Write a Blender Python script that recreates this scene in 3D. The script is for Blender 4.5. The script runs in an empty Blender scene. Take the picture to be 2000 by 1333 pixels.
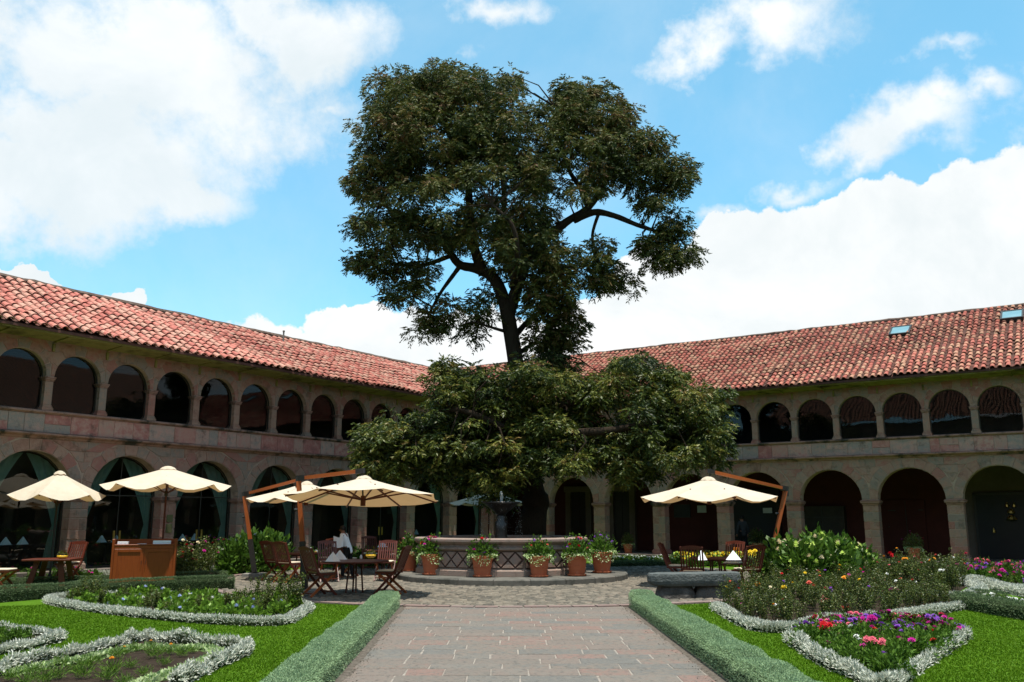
import bpy, math, random
import numpy as np
from mathutils import Vector
PI = math.pi
rng = np.random.default_rng(7)
random.seed(7)
sc = bpy.context.scene
col = sc.collection

# ------------------------------------------------------------------ camera
FPX, PITCH, EYE = 1720.9, 0.1966, 1.8
cam = bpy.data.objects.new('camera', bpy.data.cameras.new('camera'))
col.objects.link(cam)
cam.data.sensor_width = 36
cam.data.lens = FPX / 2000 * 36
cam.data.clip_start = 0.1
cam.data.clip_end = 2000
cam.location = (0, 0, EYE)
cam.rotation_euler = (PI / 2 + PITCH, 0, 0)
sc.camera = cam

# ------------------------------------------------------------------ sun, sky, exposure
SUN_AZ, SUN_EL = math.radians(160), math.radians(79)      # azimuth measured from +Y towards +X
sun = bpy.data.objects.new('sun', bpy.data.lights.new('sun', 'SUN'))
col.objects.link(sun)
sun.data.energy = 5.0
sun.data.angle = math.radians(0.9)
sun.data.color = (1.0, 0.94, 0.84)
sdir = Vector((math.sin(SUN_AZ) * math.cos(SUN_EL), math.cos(SUN_AZ) * math.cos(SUN_EL), math.sin(SUN_EL)))
sun.rotation_euler = sdir.to_track_quat('Z', 'Y').to_euler()
sun.location = (0, 0, 40)

sc.view_settings.view_transform = 'Standard'
sc.view_settings.look = 'None'
sc.view_settings.gamma = 1
sc.view_settings.exposure = 0.47
sc.view_settings.use_curve_mapping = False


def azel(px, py):
    """direction (azimuth, elevation) of a point of the sky"""
    a = (px - 1000) / FPX; b = (666.5 - py) / FPX
    dy = math.cos(PITCH) - b * math.sin(PITCH); dz = math.sin(PITCH) + b * math.cos(PITCH)
    return math.atan2(a, dy), math.atan2(dz, math.hypot(a, dy))


def make_world():
    w = bpy.data.worlds.new('World'); sc.world = w; w.use_nodes = True
    nt = w.node_tree; N = nt.nodes; Lk = nt.links; N.clear()
    out = N.new('ShaderNodeOutputWorld'); bg = N.new('ShaderNodeBackground')
    bg.inputs['Strength'].default_value = 0.080
    Lk.new(bg.outputs[0], out.inputs[0])
    sky = N.new('ShaderNodeTexSky'); sky.sky_type = 'NISHITA'; sky.sun_disc = False
    sky.sun_elevation = SUN_EL; sky.sun_rotation = SUN_AZ
    sky.altitude = 3300; sky.air_density = 1.0; sky.dust_density = 0.6; sky.ozone_density = 1.0
    tc = N.new('ShaderNodeTexCoord')
    sep = N.new('ShaderNodeSeparateXYZ'); Lk.new(tc.outputs['Generated'], sep.inputs[0])

    def math_(op, a, b=None, c=None):
        m = N.new('ShaderNodeMath'); m.operation = op
        for i, v in enumerate((a, b, c)):
            if v is None: continue
            if isinstance(v, (int, float)): m.inputs[i].default_value = v
            else: Lk.new(v, m.inputs[i])
        return m.outputs[0]
    az = math_('ARCTAN2', sep.outputs[0], sep.outputs[1])
    el = math_('ARCSINE', sep.outputs[2])
    cmb = N.new('ShaderNodeCombineXYZ'); Lk.new(az, cmb.inputs[0]); Lk.new(el, cmb.inputs[1])

    def noise(scale, detail, rough, src, dist=0.0):
        n = N.new('ShaderNodeTexNoise'); n.inputs['Scale'].default_value = scale
        n.inputs['Detail'].default_value = detail; n.inputs['Roughness'].default_value = rough
        n.inputs['Distortion'].default_value = dist
        Lk.new(src, n.inputs['Vector']); return n
    n1 = noise(7.0, 6, 0.55, tc.outputs['Generated'])
    # displaced coordinates give ragged outlines
    sub = N.new('ShaderNodeVectorMath'); sub.operation = 'SUBTRACT'; sub.inputs[1].default_value = (.5, .5, .5)
    Lk.new(n1.outputs['Color'], sub.inputs[0])
    scl = N.new('ShaderNodeVectorMath'); scl.operation = 'SCALE'; scl.inputs['Scale'].default_value = 0.17
    Lk.new(sub.outputs[0], scl.inputs[0])
    add = N.new('ShaderNodeVectorMath'); add.operation = 'ADD'
    Lk.new(cmb.outputs[0], add.inputs[0]); Lk.new(scl.outputs[0], add.inputs[1])
    P = add.outputs[0]

    def blobs(lst):
        cur = None
        for (x, y, rx, ry, g) in lst:
            a, e = azel(x, y)
            mp = N.new('ShaderNodeVectorMath'); mp.operation = 'SUBTRACT'; mp.inputs[1].default_value = (a, e, 0)
            Lk.new(P, mp.inputs[0])
            m2 = N.new('ShaderNodeVectorMath'); m2.operation = 'MULTIPLY'
            m2.inputs[1].default_value = (FPX * .93 / rx, FPX * .93 / ry, 0)
            Lk.new(mp.outputs[0], m2.inputs[0])
            ln = N.new('ShaderNodeVectorMath'); ln.operation = 'LENGTH'; Lk.new(m2.outputs[0], ln.inputs[0])
            v = math_('MULTIPLY_ADD', ln.outputs['Value'], -g, g)
            cur = v if cur is None else math_('MAXIMUM', cur, v)
        return cur
    solid = blobs([(1750, 600, 430, 160, 1.3), (1960, 500, 180, 165, 1.4), (1520, 520, 150, 120, 1.3), (1360, 590, 140, 90, 1.3),
                   (1640, 500, 160, 110, 1.3), (1180, 660, 120, 75, 1.3), (700, 665, 130, 62, 1.3), (820, 700, 230, 62, 1.3), (960, 700, 120, 60, 1.2),
                   (1850, 470, 130, 80, 1.3), (230, 560, 50, 30, 1.2), (40, 540, 90, 26, 1.0), (2270, 500, 300, 230, 1.3), (-250, 640, 260, 110, 1.2),
                   (1020, 700, 700, 70, .9)])
    soft = blobs([(200, 120, 470, 200, 1.0), (150, 290, 320, 140, 1.1), (390, 385, 110, 60, .9), (60, 370, 210, 90, 1.0),
                  (560, 60, 230, 110, 0.9), (500, 200, 110, 70, .45), (1480, 70, 200, 70, .75), (1390, 120, 90, 50, .7),
                  (1740, 250, 170, 75, 1.0), (1690, 310, 90, 50, .7), (1820, 200, 110, 40, .7), (1530, 370, 100, 32, .5), (1850, 100, 140, 22, .45), (1960, 160, 80, 40, .6),
                  (1000, 5, 120, 30, .4), (900, 110, 70, 25, .25), (1450, 415, 90, 22, .45), (640, 215, 60, 25, .3),
                  (-500, 100, 500, 260, 1.0), (2600, 80, 500, 150, .7), (600, -420, 600, 150, .7), (1900, -500, 500, 160, .7)])
    n2 = noise(14.0, 8, 0.62, tc.outputs['Generated'])
    n3 = noise(3.0, 9, 0.62, tc.outputs['Generated'], 0.3)

    def ramp(src, a, b, smooth=True):
        mr = N.new('ShaderNodeMapRange'); mr.interpolation_type = 'SMOOTHSTEP' if smooth else 'LINEAR'
        mr.inputs['From Min'].default_value = a; mr.inputs['From Max'].default_value = b
        Lk.new(src, mr.inputs['Value']); return mr.outputs[0]
    nn = math_('SUBTRACT', n2.outputs['Fac'], .5)
    sd = ramp(math_('MULTIPLY_ADD', nn, 0.75, solid), 0.0, 0.10)
    so = ramp(math_('MULTIPLY_ADD', nn, 1.5, math_('MULTIPLY_ADD', math_('SUBTRACT', n3.outputs['Fac'], .5), 1.0, soft)), -0.05, 0.62)
    # sky away from the frame carries on with scattered clouds
    n4 = noise(2.3, 8, 0.6, tc.outputs['Generated'], 0.2)
    behind = ramp(sep.outputs[1], 0.55, 0.1)
    extra = math_('MULTIPLY', ramp(n4.outputs['Fac'], 0.5, 0.62), behind)
    cover = math_('MAXIMUM', math_('MAXIMUM', sd, math_('MULTIPLY', so, 0.93)), extra)
    # thin veil
    veil = math_('MULTIPLY', ramp(n3.outputs['Fac'], 0.35, 0.8), 0.22)
    cover = math_('MAXIMUM', cover, veil)
    # blue part: the Nishita sky, brightened towards the photograph's pale cyan
    g = N.new('ShaderNodeMix'); g.data_type = 'RGBA'; g.blend_type = 'MULTIPLY'; g.inputs['Factor'].default_value = 1
    Lk.new(sky.outputs[0], g.inputs['A']); g.inputs['B'].default_value = (1.45, 1.95, 1.75, 1)
    h = N.new('ShaderNodeMix'); h.data_type = 'RGBA'; h.blend_type = 'ADD'; h.inputs['Factor'].default_value = 1
    Lk.new(g.outputs['Result'], h.inputs['A']); h.inputs['B'].default_value = (0.8, 2.5, 3.35, 1)
    shade = ramp(noise(5.0, 6, 0.6, tc.outputs['Generated'], .4).outputs['Fac'], 0.3, 0.7)
    cc = N.new('ShaderNodeMix'); cc.data_type = 'RGBA'
    Lk.new(shade, cc.inputs['Factor']); cc.inputs['A'].default_value = (7.7, 8.3, 8.5, 1); cc.inputs['B'].default_value = (9.7, 9.8, 9.8, 1)
    mx = N.new('ShaderNodeMix'); mx.data_type = 'RGBA'
    Lk.new(cover, mx.inputs['Factor']); Lk.new(h.outputs['Result'], mx.inputs['A']); Lk.new(cc.outputs['Result'], mx.inputs['B'])
    Lk.new(mx.outputs['Result'], bg.inputs['Color'])


make_world()

# ------------------------------------------------------------------ placing helpers


def ray(px, py):
    a = (px - 1000) / FPX; b = (666.5 - py) / FPX
    return a, math.cos(PITCH) - b * math.sin(PITCH), math.sin(PITCH) + b * math.cos(PITCH)


def gr(px, py, z=0.0):
    a, dy, dz = ray(px, py); t = (z - EYE) / dz
    return Vector((a * t, dy * t, z))


def at(px, py, Y):
    a, dy, dz = ray(px, py); t = Y / dy
    return Vector((a * t, Y, EYE + dz * t))


TH = 0.9816
CX, CY = -0.786, 45.33
RV = np.array([math.sin(TH), -math.cos(TH)]); LV = np.array([-math.cos(TH), -math.sin(TH)])

# ------------------------------------------------------------------ object helpers


def tag(o, label=None, cat=None, group=None, kind=None):
    if label: o['label'] = label
    if cat: o['category'] = cat
    if group: o['group'] = group
    if kind: o['kind'] = kind
    return o


def empty(name, loc=(0, 0, 0), rz=0.0, parent=None):
    o = bpy.data.objects.new(name, None); col.objects.link(o)
    o.location = loc; o.rotation_euler = (0, 0, rz); o.parent = parent
    o.empty_display_size = 0.2
    return o


def link(name, me, parent=None, loc=(0, 0, 0), rz=0.0):
    o = bpy.data.objects.new(name, me); col.objects.link(o)
    o.location = loc; o.rotation_euler = (0, 0, rz); o.parent = parent
    return o


KIDS = {}


def copy_tree(o, parent=None):
    c = o.copy(); col.objects.link(c); c.parent = parent
    for ch in list(o.children):
        copy_tree(ch, c)
    return c


class MB:
    """collects shapes and links them as ONE mesh object"""
    def __init__(s): s.v = []; s.f = []; s.a = []; s.m = []; s.mi = 0

    def add(s, vs, fs, var=0.0):
        b = len(s.v); s.v += [tuple(p) for p in vs]
        for f in fs: s.f.append(tuple(b + i for i in f)); s.a.append(var); s.m.append(s.mi)

    def box(s, x0, x1, y0, y1, z0, z1, var=0.0):
        if x0 > x1: x0, x1 = x1, x0
        if y0 > y1: y0, y1 = y1, y0
        s.add([(x0, y0, z0), (x1, y0, z0), (x1, y1, z0), (x0, y1, z0), (x0, y0, z1), (x1, y0, z1), (x1, y1, z1), (x0, y1, z1)],
              [(0, 3, 2, 1), (4, 5, 6, 7), (0, 1, 5, 4), (1, 2, 6, 5), (2, 3, 7, 6), (3, 0, 4, 7)], var)

    def cbox(s, x0, x1, y0, y1, z0, z1, c=0.01, var=0.0):
        """box with chamfered edges"""
        if x0 > x1: x0, x1 = x1, x0
        if y0 > y1: y0, y1 = y1, y0
        vs = []
        for z, i in ((z0, c), (z0 + c, 0), (z1 - c, 0), (z1, c)):
            vs += [(x0 + i, y0 + i, z), (x1 - i, y0 + i, z), (x1 - i, y1 - i, z), (x0 + i, y1 - i, z)]
        fs = [(3, 2, 1, 0), (12, 13, 14, 15)]
        for k in range(3):
            for j in range(4):
                a = k * 4 + j; b = k * 4 + (j + 1) % 4; fs.append((a, b, b + 4, a + 4))
        s.add(vs, fs, var)

    def tube(s, pts, rad, n=8, var=0.0, cap=True):
        pts = [Vector(p) for p in pts]
        if not hasattr(rad, '__len__'): rad = [rad] * len(pts)
        rings = []; up = None
        for i, p in enumerate(pts):
            d = (pts[min(i + 1, len(pts) - 1)] - pts[max(i - 1, 0)])
            if d.length < 1e-9: d = Vector((0, 0, 1))
            d.normalize()
            if up is None: up = Vector((1, 0, 0)) if abs(d.x) < .8 else Vector((0, 1, 0))
            u = (up - d * up.dot(d)).normalized(); w = d.cross(u); up = u
            rings.append([p + (u * math.cos(2 * PI * k / n) + w * math.sin(2 * PI * k / n)) * rad[i] for k in range(n)])
        vs = [q for r in rings for q in r]; fs = []
        for i in range(len(pts) - 1):
            for k in range(n):
                a = i * n + k; b = i * n + (k + 1) % n; fs.append((a, b, b + n, a + n))
        if cap:
            fs.append(tuple(reversed(range(n)))); fs.append(tuple(range((len(pts) - 1) * n, len(pts) * n)))
        s.add(vs, fs, var)

    def bar(s, a, b, w, h, var=0.0, up=(0, 0, 1)):
        """rectangular bar between two points"""
        a = Vector(a); b = Vector(b); d = (b - a).normalized(); upv = Vector(up)
        if abs(d.dot(upv)) > .98: upv = Vector((0, 1, 0))
        u = d.cross(upv).normalized(); v = u.cross(d)
        vs = []
        for p in (a, b):
            for (i, j) in ((-1, -1), (1, -1), (1, 1), (-1, 1)): vs.append(p + u * (i * w / 2) + v * (j * h / 2))
        s.add(vs, [(3, 2, 1, 0), (4, 5, 6, 7), (0, 1, 5, 4), (1, 2, 6, 5), (2, 3, 7, 6), (3, 0, 4, 7)], var)

    def lathe(s, prof, n=20, c=(0, 0), var=0.0, jag=None, close=True):
        vs = []; fs = []
        for (r, z) in prof:
            for k in range(n):
                a = 2 * PI * k / n; rr = r * (jag(a, z) if jag else 1); vs.append((c[0] + rr * math.cos(a), c[1] + rr * math.sin(a), z))
        for i in range(len(prof) - 1):
            for k in range(n):
                a = i * n + k; b = i * n + (k + 1) % n; fs.append((a, b, b + n, a + n))
        if close:
            fs.append(tuple(reversed(range(n)))); fs.append(tuple(range((len(prof) - 1) * n, len(prof) * n)))
        s.add(vs, fs, var)

    def prism(s, poly, f0, f1, inset=0.0, var=0.0, mapf=None, back=True):
        """polygon (x,z) extruded along y from f0 (back) to f1 (front); front rim inset"""
        n = len(poly); cx = sum(p[0] for p in poly) / n; cz = sum(p[1] for p in poly) / n

        def ins(p, d):
            dx, dz = p[0] - cx, p[1] - cz; L = math.hypot(dx, dz) or 1
            return (p[0] - dx / L * d, p[1] - dz / L * d)
        sg = 1 if f1 > f0 else -1
        rings = [(0, f0), (0, f1 - sg * inset * .7), (inset, f1)]
        vs = []
        for d, y in rings:
            for p in poly:
                q = ins(p, d); vs.append((q[0], y, q[1]))
        fs = [tuple(range(2 * n, 3 * n))]
        if back: fs.append(tuple(reversed(range(n))))
        for k in range(2):
            for j in range(n): fs.append((k * n + j, k * n + (j + 1) % n, (k + 1) * n + (j + 1) % n, (k + 1) * n + j))
        s.add(vs, fs, var)

    def mesh(s, name, mats, smooth=False):
        me = bpy.data.meshes.new(name); me.from_pydata(s.v, [], s.f)
        if not isinstance(mats, (list, tuple)): mats = [mats]
        for m in mats: me.materials.append(m)
        if len(mats) > 1: me.polygons.foreach_set('material_index', s.m)
        if any(s.a):
            at_ = me.attributes.new('var', 'FLOAT', 'FACE'); at_.data.foreach_set('value', s.a)
        if smooth: me.polygons.foreach_set('use_smooth', [True] * len(s.f))
        me.update(); return me

    def build(s, name, mats, parent=None, smooth=False, loc=(0, 0, 0), rz=0.0):
        return link(name, s.mesh(name, mats, smooth), parent, loc, rz)


def np_mesh(name, V, Q, mat, var=None, nper=4):
    """fast mesh from numpy arrays"""
    me = bpy.data.meshes.new(name)
    me.vertices.add(len(V)); me.vertices.foreach_set('co', V.astype(np.float32).ravel())
    nf = len(Q); me.loops.add(nf * nper); me.loops.foreach_set('vertex_index', Q.astype(np.int32).ravel())
    me.polygons.add(nf); me.polygons.foreach_set('loop_start', np.arange(0, nf * nper, nper, dtype=np.int32))
    for m in (mat if isinstance(mat, (list, tuple)) else [mat]): me.materials.append(m)
    if var is not None:
        a = me.attributes.new('var', 'FLOAT', 'FACE'); a.data.foreach_set('value', var.astype(np.float32))
    me.update(calc_edges=True); return me


def unit(a): return a / np.maximum(np.linalg.norm(a, axis=-1, keepdims=True), 1e-9)


def leaves(P, D, L, W, fold=0.25):
    """one rhombic leaf (quad) per point; returns V,Q"""
    n = len(P); R = unit(rng.normal(size=(n, 3))); S = unit(np.cross(D, R)); U = np.cross(S, D)
    L = np.broadcast_to(np.asarray(L, float), (n,))[:, None]; W = np.broadcast_to(np.asarray(W, float), (n,))[:, None]
    m = P + D * L * .45
    V = np.stack([P, m + S * W * .5 + U * W * fold, P + D * L, m - S * W * .5 + U * W * fold], 1).reshape(-1, 3)
    Q = np.arange(n * 4).reshape(n, 4)
    return V, Q


def cat_leaves(lst):
    V = []; Q = []; A = []; b = 0
    for (v, q, a) in lst:
        V.append(v); Q.append(q + b); A.append(a); b += len(v)
    return np.concatenate(V), np.concatenate(Q), np.concatenate(A)


# ------------------------------------------------------------------ materials
MATS = {}


def new_mat(name):
    m = bpy.data.materials.new(name); m.use_nodes = True; nt = m.node_tree; nt.nodes.clear()
    out = nt.nodes.new('ShaderNodeOutputMaterial'); b = nt.nodes.new('ShaderNodeBsdfPrincipled')
    nt.links.new(b.outputs[0], out.inputs[0]); return m, nt, b, out


def mat(name, cols, rough=.8, scale=6.0, detail=5.0, bump=0.0, bscale=40.0, spec=.3, objvar=0.0, metal=0.0, trans=0.0,
        stain=None, stain_scale=1.5, stain_th=(.5, .7), coords='Object', stretch=None, tcol=None, bdist=0.01):
    """procedural material: colours spread by noise plus per object / per face variation"""
    m, nt, b, out = new_mat(name); N = nt.nodes; Lk = nt.links
    tc = N.new('ShaderNodeTexCoord'); src = tc.outputs[coords]
    if stretch:
        mp = N.new('ShaderNodeMapping'); mp.inputs['Scale'].default_value = stretch; Lk.new(src, mp.inputs[0]); src = mp.outputs[0]
    oi = N.new('ShaderNodeObjectInfo'); an = N.new('ShaderNodeAttribute'); an.attribute_name = 'var'
    s = N.new('ShaderNodeMath'); s.operation = 'ADD'; Lk.new(oi.outputs['Random'], s.inputs[0]); Lk.new(an.outputs['Fac'], s.inputs[1])
    fr = N.new('ShaderNodeMath'); fr.operation = 'FRACT'; Lk.new(s.outputs[0], fr.inputs[0])
    # shift the noise per piece
    if objvar > 0:
        ad = N.new('ShaderNodeVectorMath'); ad.operation = 'ADD'; Lk.new(src, ad.inputs[0])
        sc_ = N.new('ShaderNodeMath'); sc_.operation = 'MULTIPLY'; sc_.inputs[1].default_value = 37.0; Lk.new(fr.outputs[0], sc_.inputs[0])
        cb = N.new('ShaderNodeCombineXYZ'); Lk.new(sc_.outputs[0], cb.inputs[0]); Lk.new(sc_.outputs[0], cb.inputs[2]); Lk.new(cb.outputs[0], ad.inputs[1])
        src2 = ad.outputs[0]
    else: src2 = src
    n = N.new('ShaderNodeTexNoise'); n.inputs['Scale'].default_value = scale; n.inputs['Detail'].default_value = detail; n.inputs['Roughness'].default_value = .62
    Lk.new(src2, n.inputs['Vector'])
    mr = N.new('ShaderNodeMapRange'); mr.inputs['From Min'].default_value = .28; mr.inputs['From Max'].default_value = .72; Lk.new(n.outputs['Fac'], mr.inputs['Value'])
    mixv = N.new('ShaderNodeMix'); mixv.data_type = 'FLOAT'; mixv.inputs['Factor'].default_value = objvar
    Lk.new(mr.outputs[0], mixv.inputs['A']); Lk.new(fr.outputs[0], mixv.inputs['B'])
    cr = N.new('ShaderNodeValToRGB'); Lk.new(mixv.outputs['Result'], cr.inputs['Fac'])
    els = cr.color_ramp.elements
    k = len(cols)
    while len(els) < k: els.new(.5)
    for i, c in enumerate(cols):
        els[i].position = i / (k - 1) if k > 1 else 0; els[i].color = (*c, 1)
    colr = cr.outputs['Color']
    if stain:
        n2 = N.new('ShaderNodeTexNoise'); n2.inputs['Scale'].default_value = stain_scale; n2.inputs['Detail'].default_value = 7; n2.inputs['Roughness'].default_value = .65
        Lk.new(tc.outputs[coords], n2.inputs['Vector'])
        m2 = N.new('ShaderNodeMapRange'); m2.inputs['From Min'].default_value = stain_th[0]; m2.inputs['From Max'].default_value = stain_th[1]; Lk.new(n2.outputs['Fac'], m2.inputs['Value'])
        mx = N.new('ShaderNodeMix'); mx.data_type = 'RGBA'; Lk.new(m2.outputs[0], mx.inputs['Factor']); Lk.new(colr, mx.inputs['A']); mx.inputs['B'].default_value = (*stain, 1)
        colr = mx.outputs['Result']
    Lk.new(colr, b.inputs['Base Color'])
    b.inputs['Roughness'].default_value = rough; b.inputs['Specular IOR Level'].default_value = spec; b.inputs['Metallic'].default_value = metal
    if bump > 0:
        n3 = N.new('ShaderNodeTexNoise'); n3.inputs['Scale'].default_value = bscale; n3.inputs['Detail'].default_value = 6; Lk.new(src2, n3.inputs['Vector'])
        bp = N.new('ShaderNodeBump'); bp.inputs['Strength'].default_value = bump; bp.inputs['Distance'].default_value = bdist
        Lk.new(n3.outputs['Fac'], bp.inputs['Height']); Lk.new(bp.outputs[0], b.inputs['Normal'])
    if trans > 0:
        t = N.new('ShaderNodeBsdfTranslucent')
        if tcol: t.inputs['Color'].default_value = (*tcol, 1)
        else: Lk.new(colr, t.inputs['Color'])
        mxs = N.new('ShaderNodeMixShader'); mxs.inputs[0].default_value = trans
        Lk.new(b.outputs[0], mxs.inputs[1]); Lk.new(t.outputs[0], mxs.inputs[2]); Lk.new(mxs.outputs[0], out.inputs[0])
    return m


def leafmat(name, cols, trans=.25, rough=.5, spec=.35):
    """leaf colour by the leaf's own value"""
    m, nt, b, out = new_mat(name); N = nt.nodes; Lk = nt.links
    an = N.new('ShaderNodeAttribute'); an.attribute_name = 'var'
    cr = N.new('ShaderNodeValToRGB'); Lk.new(an.outputs['Fac'], cr.inputs['Fac'])
    els = cr.color_ramp.elements; k = len(cols)
    while len(els) < k: els.new(.5)
    for i, c in enumerate(cols): els[i].position = i / (k - 1); els[i].color = (*c, 1)
    Lk.new(cr.outputs[0], b.inputs['Base Color']); b.inputs['Roughness'].default_value = rough; b.inputs['Specular IOR Level'].default_value = spec
    t = N.new('ShaderNodeBsdfTranslucent'); Lk.new(cr.outputs[0], t.inputs['Color']); mx = N.new('ShaderNodeMixShader'); mx.inputs[0].default_value = trans
    Lk.new(b.outputs[0], mx.inputs[1]); Lk.new(t.outputs[0], mx.inputs[2]); Lk.new(mx.outputs[0], out.inputs[0])
    return m


def glassmat(name, tint=(.75, .85, .85), refl=1.0, bump=0.0):
    m, nt, b, out = new_mat(name); N = nt.nodes; Lk = nt.links; N.remove(b)
    lw = N.new('ShaderNodeLayerWeight'); lw.inputs['Blend'].default_value = .5
    pw5 = N.new('ShaderNodeMath'); pw5.operation = 'POWER'; Lk.new(lw.outputs['Facing'], pw5.inputs[0]); pw5.inputs[1].default_value = 5
    fz = N.new('ShaderNodeMath'); fz.operation = 'MULTIPLY_ADD'; Lk.new(pw5.outputs[0], fz.inputs[0]); fz.inputs[1].default_value = .95 * refl; fz.inputs[2].default_value = .045 * refl
    tr = N.new('ShaderNodeBsdfTransparent'); tr.inputs[0].default_value = (*tint, 1)
    gl = N.new('ShaderNodeBsdfGlossy'); gl.inputs['Roughness'].default_value = 0.02; gl.inputs['Color'].default_value = (1, 1, 1, 1)
    mx = N.new('ShaderNodeMixShader'); Lk.new(fz.outputs[0], mx.inputs[0]); Lk.new(tr.outputs[0], mx.inputs[1]); Lk.new(gl.outputs[0], mx.inputs[2])
    if bump:
        tc = N.new('ShaderNodeTexCoord'); n3 = N.new('ShaderNodeTexNoise'); n3.inputs['Scale'].default_value = 1.1; n3.inputs['Detail'].default_value = 1
        Lk.new(tc.outputs['Object'], n3.inputs['Vector'])
        bp = N.new('ShaderNodeBump'); bp.inputs['Strength'].default_value = bump; bp.inputs['Distance'].default_value = .05
        Lk.new(n3.outputs['Fac'], bp.inputs['Height']); Lk.new(bp.outputs[0], gl.inputs['Normal'])
    Lk.new(mx.outputs[0], out.inputs[0]); return m


M = {}
STONE = [(.19, .085, .065), (.30, .16, .118), (.35, .21, .155), (.24, .185, .15), (.33, .19, .14), (.32, .135, .105), (.27, .16, .125)]
M['stone'] = mat('stone', STONE, .9, 5, 6, .9, 35, .15, .68, stain=(.09, .065, .045), stain_scale=2.2, stain_th=(.55, .75), bdist=.02)
M['parapet'] = mat('parapet_stone', [(.29, .12, .098), (.44, .205, .16), (.41, .25, .195), (.27, .225, .19), (.46, .27, .21), (.38, .145, .118), (.24, .11, .098)], .9, 5, 6, .9, 35, .15, .72, stain=(.09, .06, .045), stain_scale=2.5, stain_th=(.55, .75), bdist=.02)
M['mortar'] = mat('mortar', [(.33, .215, .16), (.44, .31, .235)], .95, 4, 6, .6, 30, .1, 0, stain=(.15, .11, .08), stain_scale=1.2, stain_th=(.5, .7))
M['moulding'] = mat('moulding_stone', [(.20, .105, .08), (.31, .17, .13), (.27, .17, .13)], .9, 3, 7, .7, 25, .15, .2, stain=(.045, .04, .03), stain_scale=1.6, stain_th=(.48, .62))
M['darkwood'] = mat('eave_timber', [(.16, .13, .045), (.25, .21, .07), (.20, .15, .06)], .85, 3, 6, .3, 30, .15, 0.2, stain=(.04, .03, .015), stain_scale=1.2)
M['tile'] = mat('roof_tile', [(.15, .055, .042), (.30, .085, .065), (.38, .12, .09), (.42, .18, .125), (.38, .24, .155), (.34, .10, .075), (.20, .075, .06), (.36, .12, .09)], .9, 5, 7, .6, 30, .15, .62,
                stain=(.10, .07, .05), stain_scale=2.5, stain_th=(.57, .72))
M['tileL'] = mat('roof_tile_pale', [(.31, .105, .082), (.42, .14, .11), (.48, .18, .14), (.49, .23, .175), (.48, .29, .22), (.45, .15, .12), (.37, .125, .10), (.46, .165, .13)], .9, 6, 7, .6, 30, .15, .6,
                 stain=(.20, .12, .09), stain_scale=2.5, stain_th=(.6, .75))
M['channel'] = mat('channel_tile', [(.05, .035, .03), (.10, .05, .04), (.15, .065, .05)], .95, 5, 6, .4, 30, .1, .5)
M['ridge'] = mat('ridge_mortar', [(.07, .055, .045), (.14, .10, .08), (.22, .16, .13)], .95, 6, 7, .8, 20, .1, 0)
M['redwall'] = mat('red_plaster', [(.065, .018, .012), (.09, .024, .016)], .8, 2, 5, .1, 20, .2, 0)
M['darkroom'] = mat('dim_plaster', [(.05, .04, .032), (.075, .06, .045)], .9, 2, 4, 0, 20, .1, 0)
M['tan'] = mat('tan_stucco', [(.13, .10, .075), (.17, .13, .10)], .9, 2, 5, .2, 20, .1, 0)
M['floor'] = mat('corridor_floor', [(.10, .085, .07), (.16, .13, .11)], .8, 3, 5, .2, 20, .3, 0)
M['glass'] = glassmat('window_glass', (.62, .72, .70), bump=.05)
M['glassup'] = glassmat('upper_glass', (.5, .55, .55), refl=.5, bump=.07)
M['bronze'] = mat('bronze_frame', [(.025, .02, .015), (.04, .03, .02)], .5, 5, 3, 0, 20, .5, 0)
M['brass'] = mat('brass', [(.55, .38, .10), (.65, .46, .14)], .35, 5, 3, 0, 20, .5, 0, metal=.9)
M['curtain'] = mat('green_voile', [(.18, .26, .21), (.26, .35, .29)], .8, 3, 3, .1, 60, .2, 0, trans=.35)
M['soil'] = mat('soil', [(.018, .013, .009), (.045, .032, .022)], .98, 14, 7, .9, 30, .1, 0, bdist=.03)
M['lawn'] = mat('lawn_turf', [(.045, .11, .005), (.072, .16, .008), (.095, .20, .012)], .9, 3.0, 8, .8, 160, .1, 0, stain=(.07, .15, .007), stain_scale=.8, stain_th=(.4, .65), bdist=.02)
M['dirt'] = mat('dirt_gravel', [(.05, .042, .034), (.11, .095, .08), (.17, .15, .125)], .95, 18, 7, .9, 60, .1, 0, bdist=.02)
M['ground'] = mat('court_ground', [(.06, .05, .04), (.11, .09, .07)], .95, 2, 6, .4, 20, .1, 0)
M['paver'] = mat('path_paver', [(.13, .12, .104), (.155, .137, .117), (.175, .14, .118), (.168, .15, .128), (.13, .128, .118), (.168, .144, .12), (.205, .13, .108), (.152, .138, .118)], .85, 9, 8, .8, 55, .25, .72,
                 stain=(.085, .08, .072), stain_scale=16, stain_th=(.52, .7), bdist=.02)
M['joint'] = mat('path_joint', [(.20, .175, .15), (.31, .275, .235)], .95, 9, 6, .5, 40, .1, 0, stain=(.16, .14, .12), stain_scale=5)
M['cobble'] = mat('cobble', [(.045, .042, .036), (.085, .078, .064), (.13, .115, .09), (.19, .165, .13), (.12, .08, .065)], .85, 7, 6, .6, 50, .25, .6)
M['cobbed'] = mat('cobble_bed', [(.07, .06, .05), (.13, .115, .09)], .95, 8, 6, .6, 40, .1, 0)
M['kerb'] = mat('pink_kerb', [(.17, .12, .105), (.21, .15, .135), (.19, .155, .14)], .85, 5, 6, .4, 40, .2, .5)
M['step'] = mat('step_stone', [(.075, .075, .066), (.12, .115, .10), (.155, .14, .12)], .85, 5, 7, .6, 40, .2, .4, stain=(.05, .05, .042), stain_scale=2.5)
M['fount'] = mat('fountain_stone', [(.21, .13, .11), (.29, .19, .155), (.24, .19, .16), (.27, .15, .125)], .88, 5, 7, .7, 35, .2, .4, stain=(.12, .09, .07), stain_scale=3, stain_th=(.55, .72))
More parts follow.
